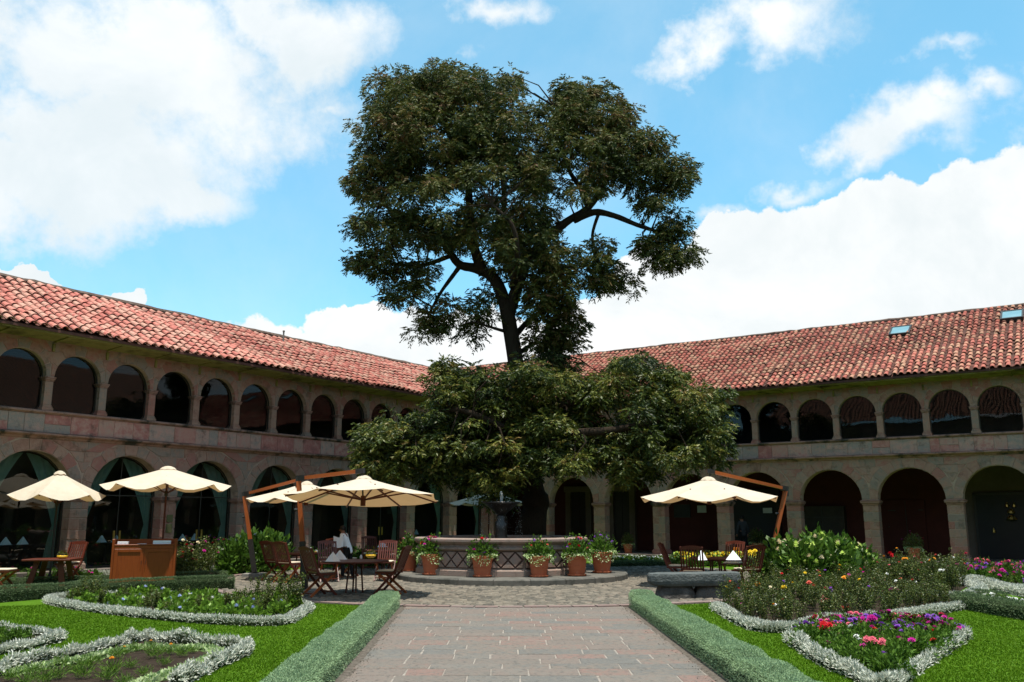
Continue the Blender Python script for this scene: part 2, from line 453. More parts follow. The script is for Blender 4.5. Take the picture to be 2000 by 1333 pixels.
M['fountdark'] = mat('groove_stone', [(.06, .035, .03), (.09, .055, .045)], .9, 5, 5, .4, 35, .2, 0)
M['ironstone'] = mat('wet_dark_stone', [(.012, .010, .009), (.03, .024, .02)], .35, 6, 6, .5, 25, .5, 0)
M['bench'] = mat('grey_slab', [(.05, .062, .062), (.085, .098, .096), (.12, .13, .125)], .8, 4, 8, .8, 25, .25, 0, bdist=.03)
M['benchleg'] = mat('dark_boulder', [(.03, .028, .025), (.07, .065, .06), (.14, .13, .12)], .85, 3, 8, .9, 20, .2, 0, bdist=.03)
M['pot'] = mat('terracotta', [(.36, .10, .045), (.47, .14, .065), (.42, .125, .065)], .75, 4, 6, .2, 50, .25, .3, stain=(.46, .22, .14), stain_scale=5, stain_th=(.6, .8))
M['teak'] = mat('teak', [(.055, .010, .006), (.10, .019, .009), (.075, .014, .007)], .42, 4, 5, .15, 40, .4, .3, stretch=(12, 12, 1.5))
M['teaklite'] = mat('parasol_teak_lit_leg', [(.26, .062, .014), (.37, .095, .022)], .42, 4, 5, .15, 40, .4, .2, stretch=(12, 12, 1.5))  # orange wood of parasol poles and arms; also colours the sunlit chair legs
M['cabinet'] = mat('cabinet_wood', [(.15, .028, .006), (.23, .048, .009), (.185, .037, .007)], .38, 3, 6, .1, 40, .4, .15, stretch=(9, 9, .9))
M['darkmetal'] = mat('dark_metal', [(.012, .011, .010), (.022, .02, .018)], .5, 5, 3, 0, 20, .5, 0)
M['canvas'] = mat('canvas', [(.60, .52, .40), (.68, .60, .48)], .9, 2.5, 5, .5, 5, .1, 0, trans=.26, tcol=(.55, .32, .14), bdist=.05)
M['cushion'] = mat('cushion', [(.55, .47, .35), (.64, .56, .43)], .9, 8, 4, .2, 80, .1, 0)
M['linen'] = mat('white_linen', [(.78, .79, .84), (.84, .84, .87)], .85, 8, 3, .1, 60, .1, 0)
M['concrete'] = mat('concrete', [(.15, .15, .14), (.25, .24, .22)], .9, 9, 6, .5, 40, .1, 0)
M['bark'] = mat('bark', [(.018, .013, .009), (.045, .032, .022), (.03, .026, .018)], .95, 4, 8, 1.0, 12, .1, 0, stretch=(6, 6, 1), bdist=.05)
M['water'] = glassmat('water', (.8, .85, .85))
M['spray'] = mat('water_spray', [(.75, .8, .82), (.85, .88, .9)], .2, 8, 2, 0, 20, .6, 0, trans=.5)
M['treeleaf'] = leafmat('tree_leaf', [(.014, .022, .006), (.031, .046, .010), (.058, .076, .014), (.095, .100, .020), (.135, .10, .026), (.13, .068, .030)], .22, .6, .25)
M['lowleaf'] = leafmat('canopy_leaf', [(.012, .024, .005), (.027, .048, .008), (.055, .082, .012), (.105, .128, .018), (.18, .175, .028), (.18, .12, .033)], .24, .5, .35)
M['silver'] = leafmat('silver_leaf', [(.28, .30, .22), (.48, .51, .42), (.64, .66, .58), (.76, .77, .70)], .2, .8, .15)
M['hedgeleaf'] = leafmat('hedge_leaf', [(.15, .24, .11), (.24, .36, .19), (.33, .47, .27), (.42, .56, .35)], .35, .8, .1)
M['darkhedge'] = leafmat('dark_hedge_leaf', [(.03, .065, .024), (.08, .13, .055), (.16, .22, .11), (.24, .31, .18)], .25, .8, .1)
M['hedgecore'] = mat('hedge_core', [(.015, .022, .010), (.03, .045, .02)], .98, 30, 5, .5, 60, .05, 0)
M['broad'] = leafmat('broad_leaf', [(.025, .06, .008), (.045, .105, .012), (.08, .165, .02), (.14, .25, .035)], .35, .4, .4)
M['hydsmall'] = leafmat('young_hydrangea_leaf', [(.045, .10, .012), (.09, .18, .018), (.16, .30, .03), (.26, .42, .06)], .35, .45, .3)
M['rosefol'] = leafmat('rose_leaf', [(.02, .038, .008), (.045, .07, .012), (.085, .12, .02), (.13, .16, .03), (.12, .06, .03)], .25, .45, .35)
M['petfol'] = leafmat('petunia_leaf', [(.022, .055, .008), (.05, .115, .012), (.095, .19, .02), (.16, .28, .035)], .3, .6, .2)
M['varieg'] = leafmat('variegated_leaf', [(.10, .22, .04), (.28, .42, .14), (.50, .60, .32), (.62, .68, .45)], .3, .6, .2)
M['grassblade'] = leafmat('grass_blade', [(.065, .135, .004), (.092, .19, .006), (.12, .24, .009), (.16, .28, .016)], .35, .6, .15)
M['stem'] = mat('plant_stem', [(.03, .045, .015), (.06, .07, .025)], .8, 8, 3, 0, 20, .2, 0)
FC = dict(red=(.55, .012, .02), crimson=(.30, .008, .03), yellow=(.85, .60, .03), orange=(.85, .36, .03), pink=(.75, .16, .22), magenta=(.55, .02, .30),
          cream=(.82, .72, .50), white=(.82, .83, .80), purple=(.26, .08, .48), plum=(.10, .008, .05), blue=(.42, .50, .78), lime=(.62, .78, .20), coral=(.75, .14, .10))
for k, c in FC.items():
    M['f_' + k] = mat('petal_' + k, [tuple(x * .8 for x in c), c], .7, 30, 2, 0, 20, .15, .5, trans=.2)
M['skin'] = mat('skin', [(.22, .10, .06), (.26, .12, .075)], .55, 20, 2, 0, 20, .3, 0)
M['hair'] = mat('hair', [(.008, .006, .005), (.015, .012, .01)], .5, 40, 2, 0, 20, .3, 0)
M['whitecloth'] = mat('white_jacket', [(.78, .80, .84), (.84, .85, .88)], .85, 8, 3, .2, 30, .1, 0)
M['blackcloth'] = mat('black_trousers', [(.012, .012, .014), (.02, .02, .022)], .85, 8, 3, .2, 30, .1, 0)
M['greycloth'] = mat('grey_suit', [(.035, .037, .042), (.05, .052, .058)], .85, 8, 3, .2, 30, .1, 0)
M['paper'] = mat('paper', [(.6, .6, .58), (.7, .7, .68)], .8, 4, 2, 0, 20, .1, 0)
M['orange'] = mat('orange_paint', [(.75, .20, .02), (.8, .25, .03)], .5, 4, 2, 0, 20, .3, 0)
M['skyglass'] = mat('skylight_glass', [(.12, .24, .27), (.2, .33, .36)], .08, 1.2, 3, 0, 20, .8, 0)
M['blackboard'] = mat('dark_door', [(.012, .010, .009), (.022, .017, .014)], .5, 2, 4, 0, 20, .4, 0)

# ------------------------------------------------------------------ ground


def ground():
    o = MB(); o.add([(-400, -300, -.06), (400, -300, -.06), (400, 500, -.06), (-400, 500, -.06)], [(0, 1, 2, 3)])
    tag(o.build('ground', M['ground']), kind='structure')
    o = MB(); c = np.array([CX, CY])
    def q(tl, tr): p = c + LV * tl + RV * tr; return (p[0], p[1], 0.0)
    # lawn sheet of the court (fine grid, gently uneven)
    n = 60; vs = []; fs = []
    for i in range(n + 1):
        for j in range(n + 1):
            p = q(1.2 + 47 * i / n, 1.2 + 41.5 * j / n); vs.append((p[0], p[1], .0))
    for i in range(n):
        for j in range(n): a = i * (n + 1) + j; fs.append((a, a + 1, a + n + 2, a + n + 1))
    o.add(vs, fs); tag(o.build('lawn', M['lawn']), kind='structure')


ground()
TC = (0.0, 27.0); TR = 8.5          # cobbled terrace round the fountain


def path_edges(y):                   # path between the hedges
    return -1.95 - (y - 10.3) * .038, 2.36


def paving():
    b = MB(); n = 96
    vs = [(TC[0] + TR * math.cos(2 * PI * k / n), TC[1] + TR * math.sin(2 * PI * k / n), .012) for k in range(n)]
    b.add(vs, [tuple(range(n))]); base = tag(b.build('terrace', M['cobbed']), kind='structure')
    # kerb stones of the ring
    rad = TR + .10
    m = 110; k0 = 0
    for k in range(m):
        a0 = 2 * PI * k / m; a1 = 2 * PI * (k + 1) / m - .004
        if math.sin((a0 + a1) / 2) > .25: continue
        kb = MB(); vs = []
        h = .035 + random.uniform(-.005, .005)
        for z in (-.02, h):
            for (r, a) in ((rad - .13, a0), (rad + .11, a0), (rad + .11, a1), (rad - .13, a1)): vs.append((TC[0] + r * math.cos(a), TC[1] + r * math.sin(a), z))
        kb.add(vs, [(3, 2, 1, 0), (4, 5, 6, 7), (0, 1, 5, 4), (1, 2, 6, 5), (2, 3, 7, 6), (3, 0, 4, 7)])
        kb.build('kerb_stone', M['kerb'], base)
    # cobbles: thousands of small flat stones, joined
    V = []; Q = []; A = []; nb = 0
    a_, z_ = 0, 0
    r = .9
    rows = np.arange(18.45, 34.5, .14)
    for yy in rows:
        half = math.sqrt(max(0, (TR - .1) ** 2 - (yy - TC[1]) ** 2))
        x = -half
        while x < half:
            w = random.uniform(.12, .28)
            cx_, cy_ = x + w / 2, yy + random.uniform(-.03, .03)
            if math.hypot(cx_, cy_ - 27.16) > 3.3 and abs(cx_) < 9:
                hh = random.uniform(.018, .042); d = random.uniform(.052, .066); w2 = w / 2 - .009; sk = random.uniform(-.02, .02)
                tx, ty = random.uniform(-.01, .01), random.uniform(-.006, .006)
                base8 = [(cx_ - w2 + sk, cy_ - d, .0), (cx_ + w2, cy_ - d, .0), (cx_ + w2 - sk, cy_ + d, .0), (cx_ - w2, cy_ + d, .0)]
                top8 = [(p[0] * .78 + cx_ * .22, p[1] * .72 + cy_ * .28, hh + (tx if i in (0, 3) else -tx)) for i, p in enumerate(base8)]
                V += base8 + top8
                Q += [(nb + 4, nb + 5, nb + 6, nb + 7), (nb, nb + 1, nb + 5, nb + 4), (nb + 1, nb + 2, nb + 6, nb + 5), (nb + 2, nb + 3, nb + 7, nb + 6), (nb + 3, nb, nb + 4, nb + 7)]
                A += [random.random()] * 5; nb += 8
            x += w
    me = np_mesh('cobbles', np.array(V), np.array(Q), M['cobble'], np.array(A))
    tag(link('cobbles', me, base), kind='stuff')
    # path of pavers
    b = MB(); vs = []
    b.add([(path_edges(-2)[0] + .12, -2, .007), (2.25, -2, .007), (2.25, 18.62, .007), (path_edges(18.62)[0] + .12, 18.62, .007)], [(0, 1, 2, 3)])
    p = tag(b.build('path', M['joint']), kind='structure')
    for k_, (a_, b_) in enumerate((((-2.02, -1), (-2.45, 18.6)), ((2.5, -1), (2.48, 18.6)))):
        gq = MB(); sgn = -1 if k_ == 0 else 1; e = path_edges
        x0 = lambda yy: (e(yy)[0] - .34 if k_ == 0 else e(yy)[1] - .25); x1 = lambda yy: (e(yy)[0] + .25 if k_ == 0 else e(yy)[1] + .34)
        gq.add([(x0(-1), -1, .003), (x1(-1), -1, .003), (x1(18.6), 18.6, .003), (x0(18.6), 18.6, .003)], [(0, 1, 2, 3)]); tag(gq.build('gutter', M['dirt']), kind='structure')
    y = 18.40; first = True
    while y > 1.0:
        h = random.choice([.34, .40, .44, .48, .37]); y1 = y - h
        xl, xr = path_edges((y + y1) / 2); xl += .06 + random.uniform(0, .06); xr -= .06 + random.uniform(0, .06)
        # the terrace is round: top row follows it a little
        x = xl; var = []
        while x < xr - .15:
            w = random.uniform(.42, .92)
            if xr - (x + w) < .3: w = xr - x
            g = .009; z = .014 + random.uniform(-.003, .004)
            if y > 7.0 or True:
                s = MB(); yt = y
                x0, x1, ya, yb = x + g, x + w - g, y1 + g, yt - g
                j = lambda: random.uniform(-.008, .008)
                c = .012
                lo = [(x0 + j(), ya + j()), (x1 + j(), ya + j()), (x1 + j(), yb + j()), (x0 + j(), yb + j())]
                cx_, cy_ = (x0 + x1) / 2, (ya + yb) / 2
                vs = [(a, bb, .0) for a, bb in lo] + [(a, bb, z - .006) for a, bb in lo] + [(a + math.copysign(c, cx_ - a), bb + math.copysign(c, cy_ - bb), z + random.uniform(-.002, .002)) for a, bb in lo]
                s.add(vs, [(8, 9, 10, 11)] + [(k * 4 + i, k * 4 + (i + 1) % 4, k * 4 + 4 + (i + 1) % 4, k * 4 + 4 + i) for k in range(2) for i in range(4)])
                s.build('paver', M['paver'], p)
            x += w
        y = y1


paving()


def litter():
    n = 900; y = rng.uniform(7.5, 18.5, n); side = rng.random(n) < .5
    xl = -1.95 - (y - 10.3) * .038; x = np.where(side, xl + .08 + np.abs(rng.normal(0, .09, n)), 2.36 - .08 - np.abs(rng.normal(0, .09, n)))
    V, Q = leaves(np.stack([x, y, np.full(n, .022)], 1), unit(rng.normal(0, 1, (n, 3)) * np.array([1, 1, .15])), rng.uniform(.008, .030, n), rng.uniform(.006, .016, n))
    tag(link('leaf_litter', np_mesh('leaf_litter', V, Q, M['cobble'], rng.random(n))), 'dry leaves and grit lying along both edges of the paved path', 'leaf litter', None, 'stuff')


litter()

# ------------------------------------------------------------------ the arcaded wings
GAP = .015


def tile_mesh(name, w0, w1, L, h, t, m, n=6, under=False):
    """barrel tile lying along +y (down slope), arching in z; w0 top width, w1 bottom width"""
    b = MB(); vs = []
    for (y, w, hh, dz) in ((0, w0, h * .80, 0), (L, w1, h, .03)):
        for k in range(n + 1):
            a = PI * k / n
            z = math.sin(a) * hh; x = -math.cos(a) * w / 2
            if under: z = -z * .55
            vs.append((x, y, z + dz))
    fs = [(k, k + 1, n + 2 + k, n + 1 + k) for k in range(n)]
    if not under:      # visible thickness at the lower edge
        base = len(vs)
        for k in range(n + 1):
            a = PI * k / n; vs.append((-math.cos(a) * (w1 / 2 - t), L - .002, math.sin(a) * (h - t) + .028))
        for k in range(n): fs.append((n + 1 + k, n + 2 + k, base + k + 1, base + k))
        b2 = len(vs)
        for k in range(n + 1):
            a = PI * k / n; vs.append((-math.cos(a) * (w1 / 2 - t), L - .12, math.sin(a) * (h - t) * .95))
        for k in range(n): fs.append((base + k, base + k + 1, b2 + k + 1, b2 + k))
    b.add(vs, fs)
    return b


SLOPE = .58
SL = math.atan(SLOPE)


def wing(side, name, label, cfg):
    isL = side == 'L'
    sy = 1 if isL else -1
    ang = math.atan2(LV[1], LV[0]) if isL else math.atan2(RV[1], RV[0])
    root = empty(name, (CX, CY, 0), ang)
    tag(root, label, 'building')
    Y = lambda out: sy * out
    sL, oL, sU, oU, T, TV = cfg['sL'], cfg['oL'], cfg['sU'], cfg['oU'], cfg['T'], cfg['TV']
    pw, cw, rl, ru = cfg['pw'], cfg['cw'], cfg['rl'], cfg['ru']
    ZS, ZT, ZCO, ZP0, ZP1, ZB, ZSU, ZW = 2.44, 4.05, 4.05, 4.22, 4.76, 4.87, 5.88, 7.0
    z0 = cfg['z0']; DEP = .5
    low = [oL + sL * i for i in range(0, 40) if oL + sL * i < T]
    upp = [oU + sU * i for i in range(0, 60) if oU + sU * i < T]

    def arcade(b, cs, r, zs, zt, f0, f1, tstart, tend):
        """wall above springing between centres cs, with round arches of radius r"""
        n = 16
        edges = [(cs[i], cs[i + 1]) for i in range(len(cs) - 1)]
        def quad(x0, za, x1, zb, top):
            for f in (f0, f1):
                b.add([(x0, Y(f), za), (x1, Y(f), zb), (x1, Y(f), top), (x0, Y(f), top)], [(0, 1, 2, 3)])
        quad(tstart, zs, cs[0], zs, zt); quad(cs[-1], zs, tend, zs, zt)
        for (a, c) in edges:
            m = (a + c) / 2
            quad(a, zs, m - r, zs, zt); quad(m + r, zs, c, zs, zt)
            b.add([(a, Y(f0), zs), (m - r, Y(f0), zs), (m - r, Y(f1), zs), (a, Y(f1), zs)], [(0, 1, 2, 3)])
            b.add([(m + r, Y(f0), zs), (c, Y(f0), zs), (c, Y(f1), zs), (m + r, Y(f1), zs)], [(0, 1, 2, 3)])
            for k in range(n):
                a0, a1 = PI - PI * k / n, PI - PI * (k + 1) / n
                x0, q0, x1, q1 = m + r * math.cos(a0), zs + r * math.sin(a0), m + r * math.cos(a1), zs + r * math.sin(a1)
                quad(x0, q0, x1, q1, zt)
                b.add([(x0, Y(f0), q0), (x1, Y(f0), q1), (x1, Y(f1), q1), (x0, Y(f1), q0)], [(0, 1, 2, 3)])
    # --- lower wall
    w = MB(); arcade(w, low, rl, ZS, ZT, 0, -DEP, -.0, T); lw = w.build('lower_wall', M['mortar'], root)
    w = MB(); arcade(w, upp, ru, ZSU, ZW, 0, -.3, -.0, T); uw = w.build('upper_wall', M['mortar'], root)
    # stone pieces
    far_l, far_u, far_p = MB(), MB(), MB()

    def put(poly, f0, f1, m, nm, parent, tc, farb, inset=.010):
        if tc < TV:
            s = MB(); s.prism(poly, Y(f0), Y(f1), inset); s.build(nm, M[m], parent)
        else: farb.prism(poly, Y(f0), Y(f1), inset, var=random.random() * .99 + .005)

    def ringstones(cs, r, rw, zs, n, nm, parent, farb, ztop, f0, mname):
        for i in range(len(cs) - 1):
            m = (cs[i] + cs[i + 1]) / 2
            angs = [PI * k / n for k in range(n + 1)]
            angs = [0] + [a + random.uniform(-.03, .03) for a in angs[1:-1]] + [PI]
            for k in range(n):
                a0, a1 = angs[k] + GAP / r / 2, angs[k + 1] - GAP / r / 2
                # alternate lengths; long ones get a pointed (lozenge) end as in the photograph
                ro = rw + random.uniform(-.03, .05)
                pts = []
                for t_ in (0, .5, 1): a = a0 + (a1 - a0) * t_; pts.append((m + (r - .004) * math.cos(a), zs + (r - .004) * math.sin(a)))
                mid = (a0 + a1) / 2
                e = []
                for (a, rr) in ((a1, ro), (mid, ro + random.choice((0.01, .02, .09))), (a0, ro)):
                    x = m + rr * math.cos(a); z = zs + rr * math.sin(a)
                    lim0, lim1 = cs[i] + .012, cs[i + 1] - .012
                    x = min(max(x, lim0), lim1); z = min(z, ztop - .02)
                    e.append((x, z))
                pts += e
                put(pts, f0, .014 + random.uniform(0, .008), mname, nm, parent, m, farb)
    ringstones(low, rl, rl + .33, ZS + .02, 11, 'voussoir', lw, far_l, ZT, -.2, 'stone')
    ringstones(upp, ru, ru + .24, ZSU + .015, 7, 'voussoir', uw, far_u, ZW, -.12, 'stone')
    # spandrel courses between the rings
    def spandrels(cs, r, ro, zs, zt, rows, parent, farb):
        hgt = (zt - zs) / rows
        for i in range(1, len(cs) - 1):
            c = cs[i]; mL, mR = (cs[i - 1] + c) / 2, (c + cs[i + 1]) / 2
            for k in range(rows):
                za, zb = zs + hgt * k + GAP / 2, zs + hgt * (k + 1) - GAP / 2
                def xr(z):   # where the right hand ring begins
                    d = ro * ro - (z - zs) ** 2
                    return mR - math.sqrt(d) - GAP if d > 0 else mR
                def xl(z):
                    d = ro * ro - (z - zs) ** 2
                    return mL + math.sqrt(d) + GAP if d > 0 else mL
                La, Lb, Ra, Rb = xl(za), xl(zb), xr(za), xr(zb)
                if Rb - Lb < .06: continue
                La, Ra = min(La, c - .03), max(Ra, c + .03)
                wid = Rb - Lb; nb = max(1, int(round(wid / .5)))
                cuts = [0] + sorted(random.uniform(.1, .9) if nb == 2 else (j + random.uniform(-.2, .2)) / nb for j in range(1, nb)) + [1]
                for j in range(nb):
                    u0, u1 = cuts[j], cuts[j + 1]
                    ga = 0 if j == 0 else GAP / 2; gb = 0 if j == nb - 1 else GAP / 2
                    xm0, xm1 = Lb + wid * u0, Lb + wid * u1
                    xa0 = La if j == 0 else xm0; xa1 = Ra if j == nb - 1 else xm1
                    if xa1 - xa0 < .05: xa0, xa1 = min(xa0, c - .04), max(xa1, c + .04)
                    if xa1 <= xa0: continue
                    put([(xa0 + ga, za), (xa1 - gb, za), (xm1 - gb, zb), (xm0 + ga, zb)], -.03, .010 + random.uniform(0, .012), 'stone', 'stone_block', parent, c, farb)
    spandrels(low, rl, rl + .385, ZS + .02, ZT, 5, lw, far_l)
    spandrels(upp, ru, ru + .27, ZSU + .02, ZW - .02, 3, uw, far_u)
    # pillars with courses, capitals and plinths
    for c in low:
        vis = c < TV
        core = MB(); core.box(c - pw / 2 + .012, c + pw / 2 - .012, Y(-DEP + .012), Y(-.012), z0, ZS - .002)
        pil = core.build('pillar', M['mortar'], root)
        s = MB(); s.cbox(c - pw / 2 - .055, c + pw / 2 + .055, Y(-DEP - .05), Y(.055), z0, z0 + .17, .02); s.cbox(c - pw / 2 - .03, c + pw / 2 + .03, Y(-DEP - .03), Y(.03), z0 + .172, z0 + .22, .012)
        s.build('plinth', M['stone'], pil)
        s = MB(); zc = ZS - .20
        for (a, bb, e) in ((0, .045, .02), (.047, .075, .035), (.077, .135, .07), (.137, .165, .085), (.167, .197, .055)):
            s.cbox(c - pw / 2 - e, c + pw / 2 + e, Y(-DEP - e), Y(e), zc + a, zc + bb, .008)
        s.build('capital', M['moulding'], pil)
        z = z0 + .222
        while z < zc - .03:
            h = random.uniform(.26, .42)
            if zc - (z + h) < .2: h = zc - z
            cutx = None if random.random() < .45 else random.uniform(-.15, .15)
            for (xa, xb) in ([(-pw / 2, pw / 2)] if cutx is None else [(-pw / 2, cutx - GAP / 2), (cutx + GAP / 2, pw / 2)]):
                s = MB(); j = random.uniform(-.006, .006)
                s.cbox(c + xa, c + xb, Y(-DEP + j), Y(j), z + GAP / 2, z + h - GAP / 2, .012)
                s.build('stone_block', M['stone'], pil)
            z += h
    # --- cornice, parapet, coping
    s = MB()
    prof = [(0, ZCO - .02), (.05, ZCO), (.07, ZCO + .045), (.15, ZCO + .07), (.19, ZCO + .10), (.19, ZCO + .135), (.13, ZCO + .15), (.02, ZP0), (-.3, ZP0), (-.3, ZCO)]
    k = 0; t = 0.0
    while t < T:
        L = random.uniform(1.4, 2.4); t1 = min(T, t + L)
        vs = [(tt + g, Y(o + jj), z) for (tt, g) in ((t, .004), (t1, -.004)) for (o, z) in prof for jj in (0,)]
        n = len(prof); s.add(vs, [(i, (i + 1) % n, n + (i + 1) % n, n + i) for i in range(n)] + [tuple(range(n)), tuple(reversed(range(n, 2 * n)))], random.random())
        t = t1
    s.build('cornice', M['moulding'], root)
    par = MB(); par.box(0, T, Y(-.3), Y(-.004), ZP0 - .03, ZP1); par = par.build('parapet', M['mortar'], root)
    t = .15
    while t < T - .4:
        L = random.uniform(.35, 1.05)
        hsplit = random.random() < .10
        zz = [(ZP0 + .006, ZP1 - .004)] if not hsplit else [(ZP0 + .006, ZP0 + .25), (ZP0 + .262, ZP1 - .004)]
        for (a, bb) in zz:
            j = lambda: random.uniform(-.006, .006)
            put([(t + GAP / 2 + j(), a), (t + L - GAP / 2 + j(), a), (t + L - GAP / 2 + j(), bb), (t + GAP / 2 + j(), bb)], -.02, .008 + random.uniform(0, .014), 'parapet', 'parapet_stone', par, t, far_p, .012)
        t += L
    s = MB(); prof = [(-.32, ZP1 + .002), (.02, ZP1 + .002), (.045, ZP1 + .03), (.085, ZP1 + .045), (.09, ZP1 + .085), (.06, ZB), (-.32, ZB)]
    t = 0.0
    while t < T:
        L = random.uniform(1.1, 2.0); t1 = min(T, t + L); n = len(prof)
        vs = [(tt + g, Y(o), z) for (tt, g) in ((t, .003), (t1, -.003)) for (o, z) in prof]
        s.add(vs, [(i, (i + 1) % n, n + (i + 1) % n, n + i) for i in range(n)] + [tuple(range(n)), tuple(reversed(range(n, 2 * n)))], random.random()); t = t1
    s.build('coping', M['moulding'], root)
    # --- upper columns
    proto = None
    for c in upp:
        if proto is None:
            b = MB(); b.cbox(-cw / 2, cw / 2, Y(-.27), Y(-.01), ZB + .17, ZSU - .13, .015)
            sh = b.build('column', M['stone'], root)
            b = MB(); b.cbox(-cw / 2 - .05, cw / 2 + .05, Y(-.31), Y(.04), ZB, ZB + .09, .012); b.cbox(-cw / 2 - .03, cw / 2 + .03, Y(-.295), Y(.02), ZB + .092, ZB + .13, .01); b.cbox(-cw / 2 - .012, cw / 2 + .012, Y(-.28), Y(.003), ZB + .132, ZB + .17, .008)
            b.build('column_base', M['stone'], sh)
            b = MB(); b.cbox(-cw / 2 - .015, cw / 2 + .015, Y(-.285), Y(.005), ZSU - .13, ZSU - .095, .008); b.cbox(-cw / 2 - .035, cw / 2 + .035, Y(-.30), Y(.03), ZSU - .093, ZSU - .045, .012); b.cbox(-cw / 2 - .05, cw / 2 + .05, Y(-.315), Y(.045), ZSU - .043, ZSU, .01)
            b.build('capital', M['moulding'], sh); proto = sh; sh.location = (c, 0, 0)
        else:
            n_ = copy_tree(proto, root); n_.location = (c, 0, 0)
    if far_l.f: tag(far_l.build('far_stones', M['stone'], lw), kind='stuff')
    if far_u.f: tag(far_u.build('far_stones', M['stone'], uw), kind='stuff')
    if far_p.f: tag(far_p.build('far_stones', M['parapet'], par), kind='stuff')
    # small timber stubs under the eave between the arches
    for c in upp:
        if c < TV + 1:
            b = MB(); b.cbox(c - .035, c + .035, Y(-.05), Y(.07), ZW - .36, ZW - .12, .01); b.build('bracket', M['darkwood'], root)
    # --- interior: floors, ceilings, back walls
    DI = cfg['din']; big = cfg['dr'] * 2
    b = MB(); b.box(-DI, T, Y(-big), Y(.5), -.05, z0); b.build('plinth_floor', M['floor'], root)
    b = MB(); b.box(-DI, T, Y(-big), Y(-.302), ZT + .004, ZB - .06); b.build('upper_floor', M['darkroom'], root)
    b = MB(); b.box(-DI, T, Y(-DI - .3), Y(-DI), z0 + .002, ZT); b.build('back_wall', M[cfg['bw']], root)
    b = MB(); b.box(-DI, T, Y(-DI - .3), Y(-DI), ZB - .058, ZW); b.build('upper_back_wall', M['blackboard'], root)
    b = MB(); b.box(-DI, T, Y(-big), Y(-.002), ZW + .002, ZW + .08); b.build('attic_floor', M['darkroom'], root)
    b = MB(); b.box(-big, T, Y(-big - .3), Y(-big - .002), 0, ZW + .2); b.build('outer_wall', M['mortar'], root)
    # windows upstairs, each an arched pane in a thin frame
    for i in range(len(upp) - 1):
        m = (upp[i] + upp[i + 1]) / 2; hw = sU / 2 - .02
        def arch_poly(r, zb, n=18): return [(m - r, zb)] + [(m + r * math.cos(PI - PI * k / n), ZSU + .01 + r * math.sin(PI - PI * k / n)) for k in range(n + 1)] + [(m + r, zb)]
        P = arch_poly(ru - .002, ZB + .002)
        b = MB(); n = len(P); Pi = arch_poly(ru - .035, ZB + .035)
        vs = [(p[0], Y(-.16), p[1]) for p in P] + [(p[0], Y(-.16), p[1]) for p in Pi] + [(p[0], Y(-.20), p[1]) for p in P] + [(p[0], Y(-.20), p[1]) for p in Pi]
        fs = []
        for k in range(n):
            k2 = (k + 1) % n; fs += [(k, k2, n + k2, n + k), (n + k, n + k2, 3 * n + k2, 3 * n + k)]
        b.add(vs, fs); wdw = b.build('window', M['bronze'], root)
        b = MB(); b.add([(p[0], Y(-.18), p[1]) for p in Pi], [tuple(range(n))]); b.build('pane', M['glassup'], wdw)
        # closing strips beside the columns, behind the frame line
    # --- roof
    dr = cfg['dr']; EO, EZ = .90, 7.18
    def rz(out): return EZ + SLOPE * (EO - out)
    # deck (mitred at the corner along the 45 degree valley)
    b = MB()
    def mit(out): return out  # at the valley t == out coordinate (mirror of the other wing)
    te = lambda out: out if not isL else out
    ov = min(dr, cfg['dmit'])
    e0 = te(EO)
    pts = [(EO, EO), (T, EO), (T, -dr), (-dr if not isL else -ov, -dr if not isL else -dr)]
    if isL: poly = [(EO, EO), (T, EO), (T, -dr), (-dr, -dr)]
    else: poly = [(EO, EO), (T, EO), (T, -dr), (-dr - 6, -dr), (-dr - 6, -cfg['dmit']), (-cfg['dmit'], -cfg['dmit'])]
    top = [(t_, Y(o), rz(o) - .05) for t_, o in poly]; bot = [(t_, Y(o), rz(o) - .13) for t_, o in poly]
    n = len(poly); b.add(top + bot, [tuple(range(n)), tuple(reversed(range(n, 2 * n)))] + [(i, (i + 1) % n, n + (i + 1) % n, n + i) for i in range(n)])
    # back slope
    xl_ = -dr if isL else -dr - 6
    b.add([(xl_, Y(-dr), rz(-dr)), (T, Y(-dr), rz(-dr)), (T, Y(-2 * dr - .6), rz(.6)), (xl_, Y(-2 * dr - .6), rz(.6))], [(0, 1, 2, 3)])
    roof = b.build('roof', M['channel'], root)
    # eave board / gutter and soffit
    b = MB(); b.box(EO - .02, T, Y(EO - .12), Y(EO - .06), EZ - .17, EZ - .055); 
    b.build('fascia', M['darkwood'], root)
    b = MB(); b.add([(.3, Y(.0), ZW - .05), (T, Y(.0), ZW - .05), (T, Y(EO - .06), EZ - .16), (EO - .06, Y(EO - .06), EZ - .16)], [(0, 1, 2, 3)]); b.build('soffit', M['darkwood'], root)
    t = 1.2; b = MB()
    while t < T:
        b.bar((t, Y(.02), ZW - .075), (t, Y(EO - .10), EZ - .175), .05, .04); t += 1.7
    b.build('rafter', M['darkwood'], root)
    # tiles
    pit, rows = cfg['pit'], cfg['rows']
    slen = (EO + dr) / math.cos(SL); ex = slen / rows
    tw = pit * .66
    tm = M[cfg['tm']]
    cov = tile_mesh('roof_tile', tw * .86, tw, ex * 1.25, tw * .46, .016, tm).mesh('roof_tile', tm)
    cv = np.array([v.co[:] for v in cov.vertices]); cf = [list(p.vertices) for p in cov.polygons]; cf = np.array(cf)
    chm = tile_mesh('c', pit * .62, pit * .62, ex * 1.1, tw * .4, .01, M['channel'], 4, True)
    hv = np.array(chm.v); hf = np.array(chm.f)
    cand = []
    ncol = int(T / pit)
    colj = rng.normal(0, .012, ncol + 80); 
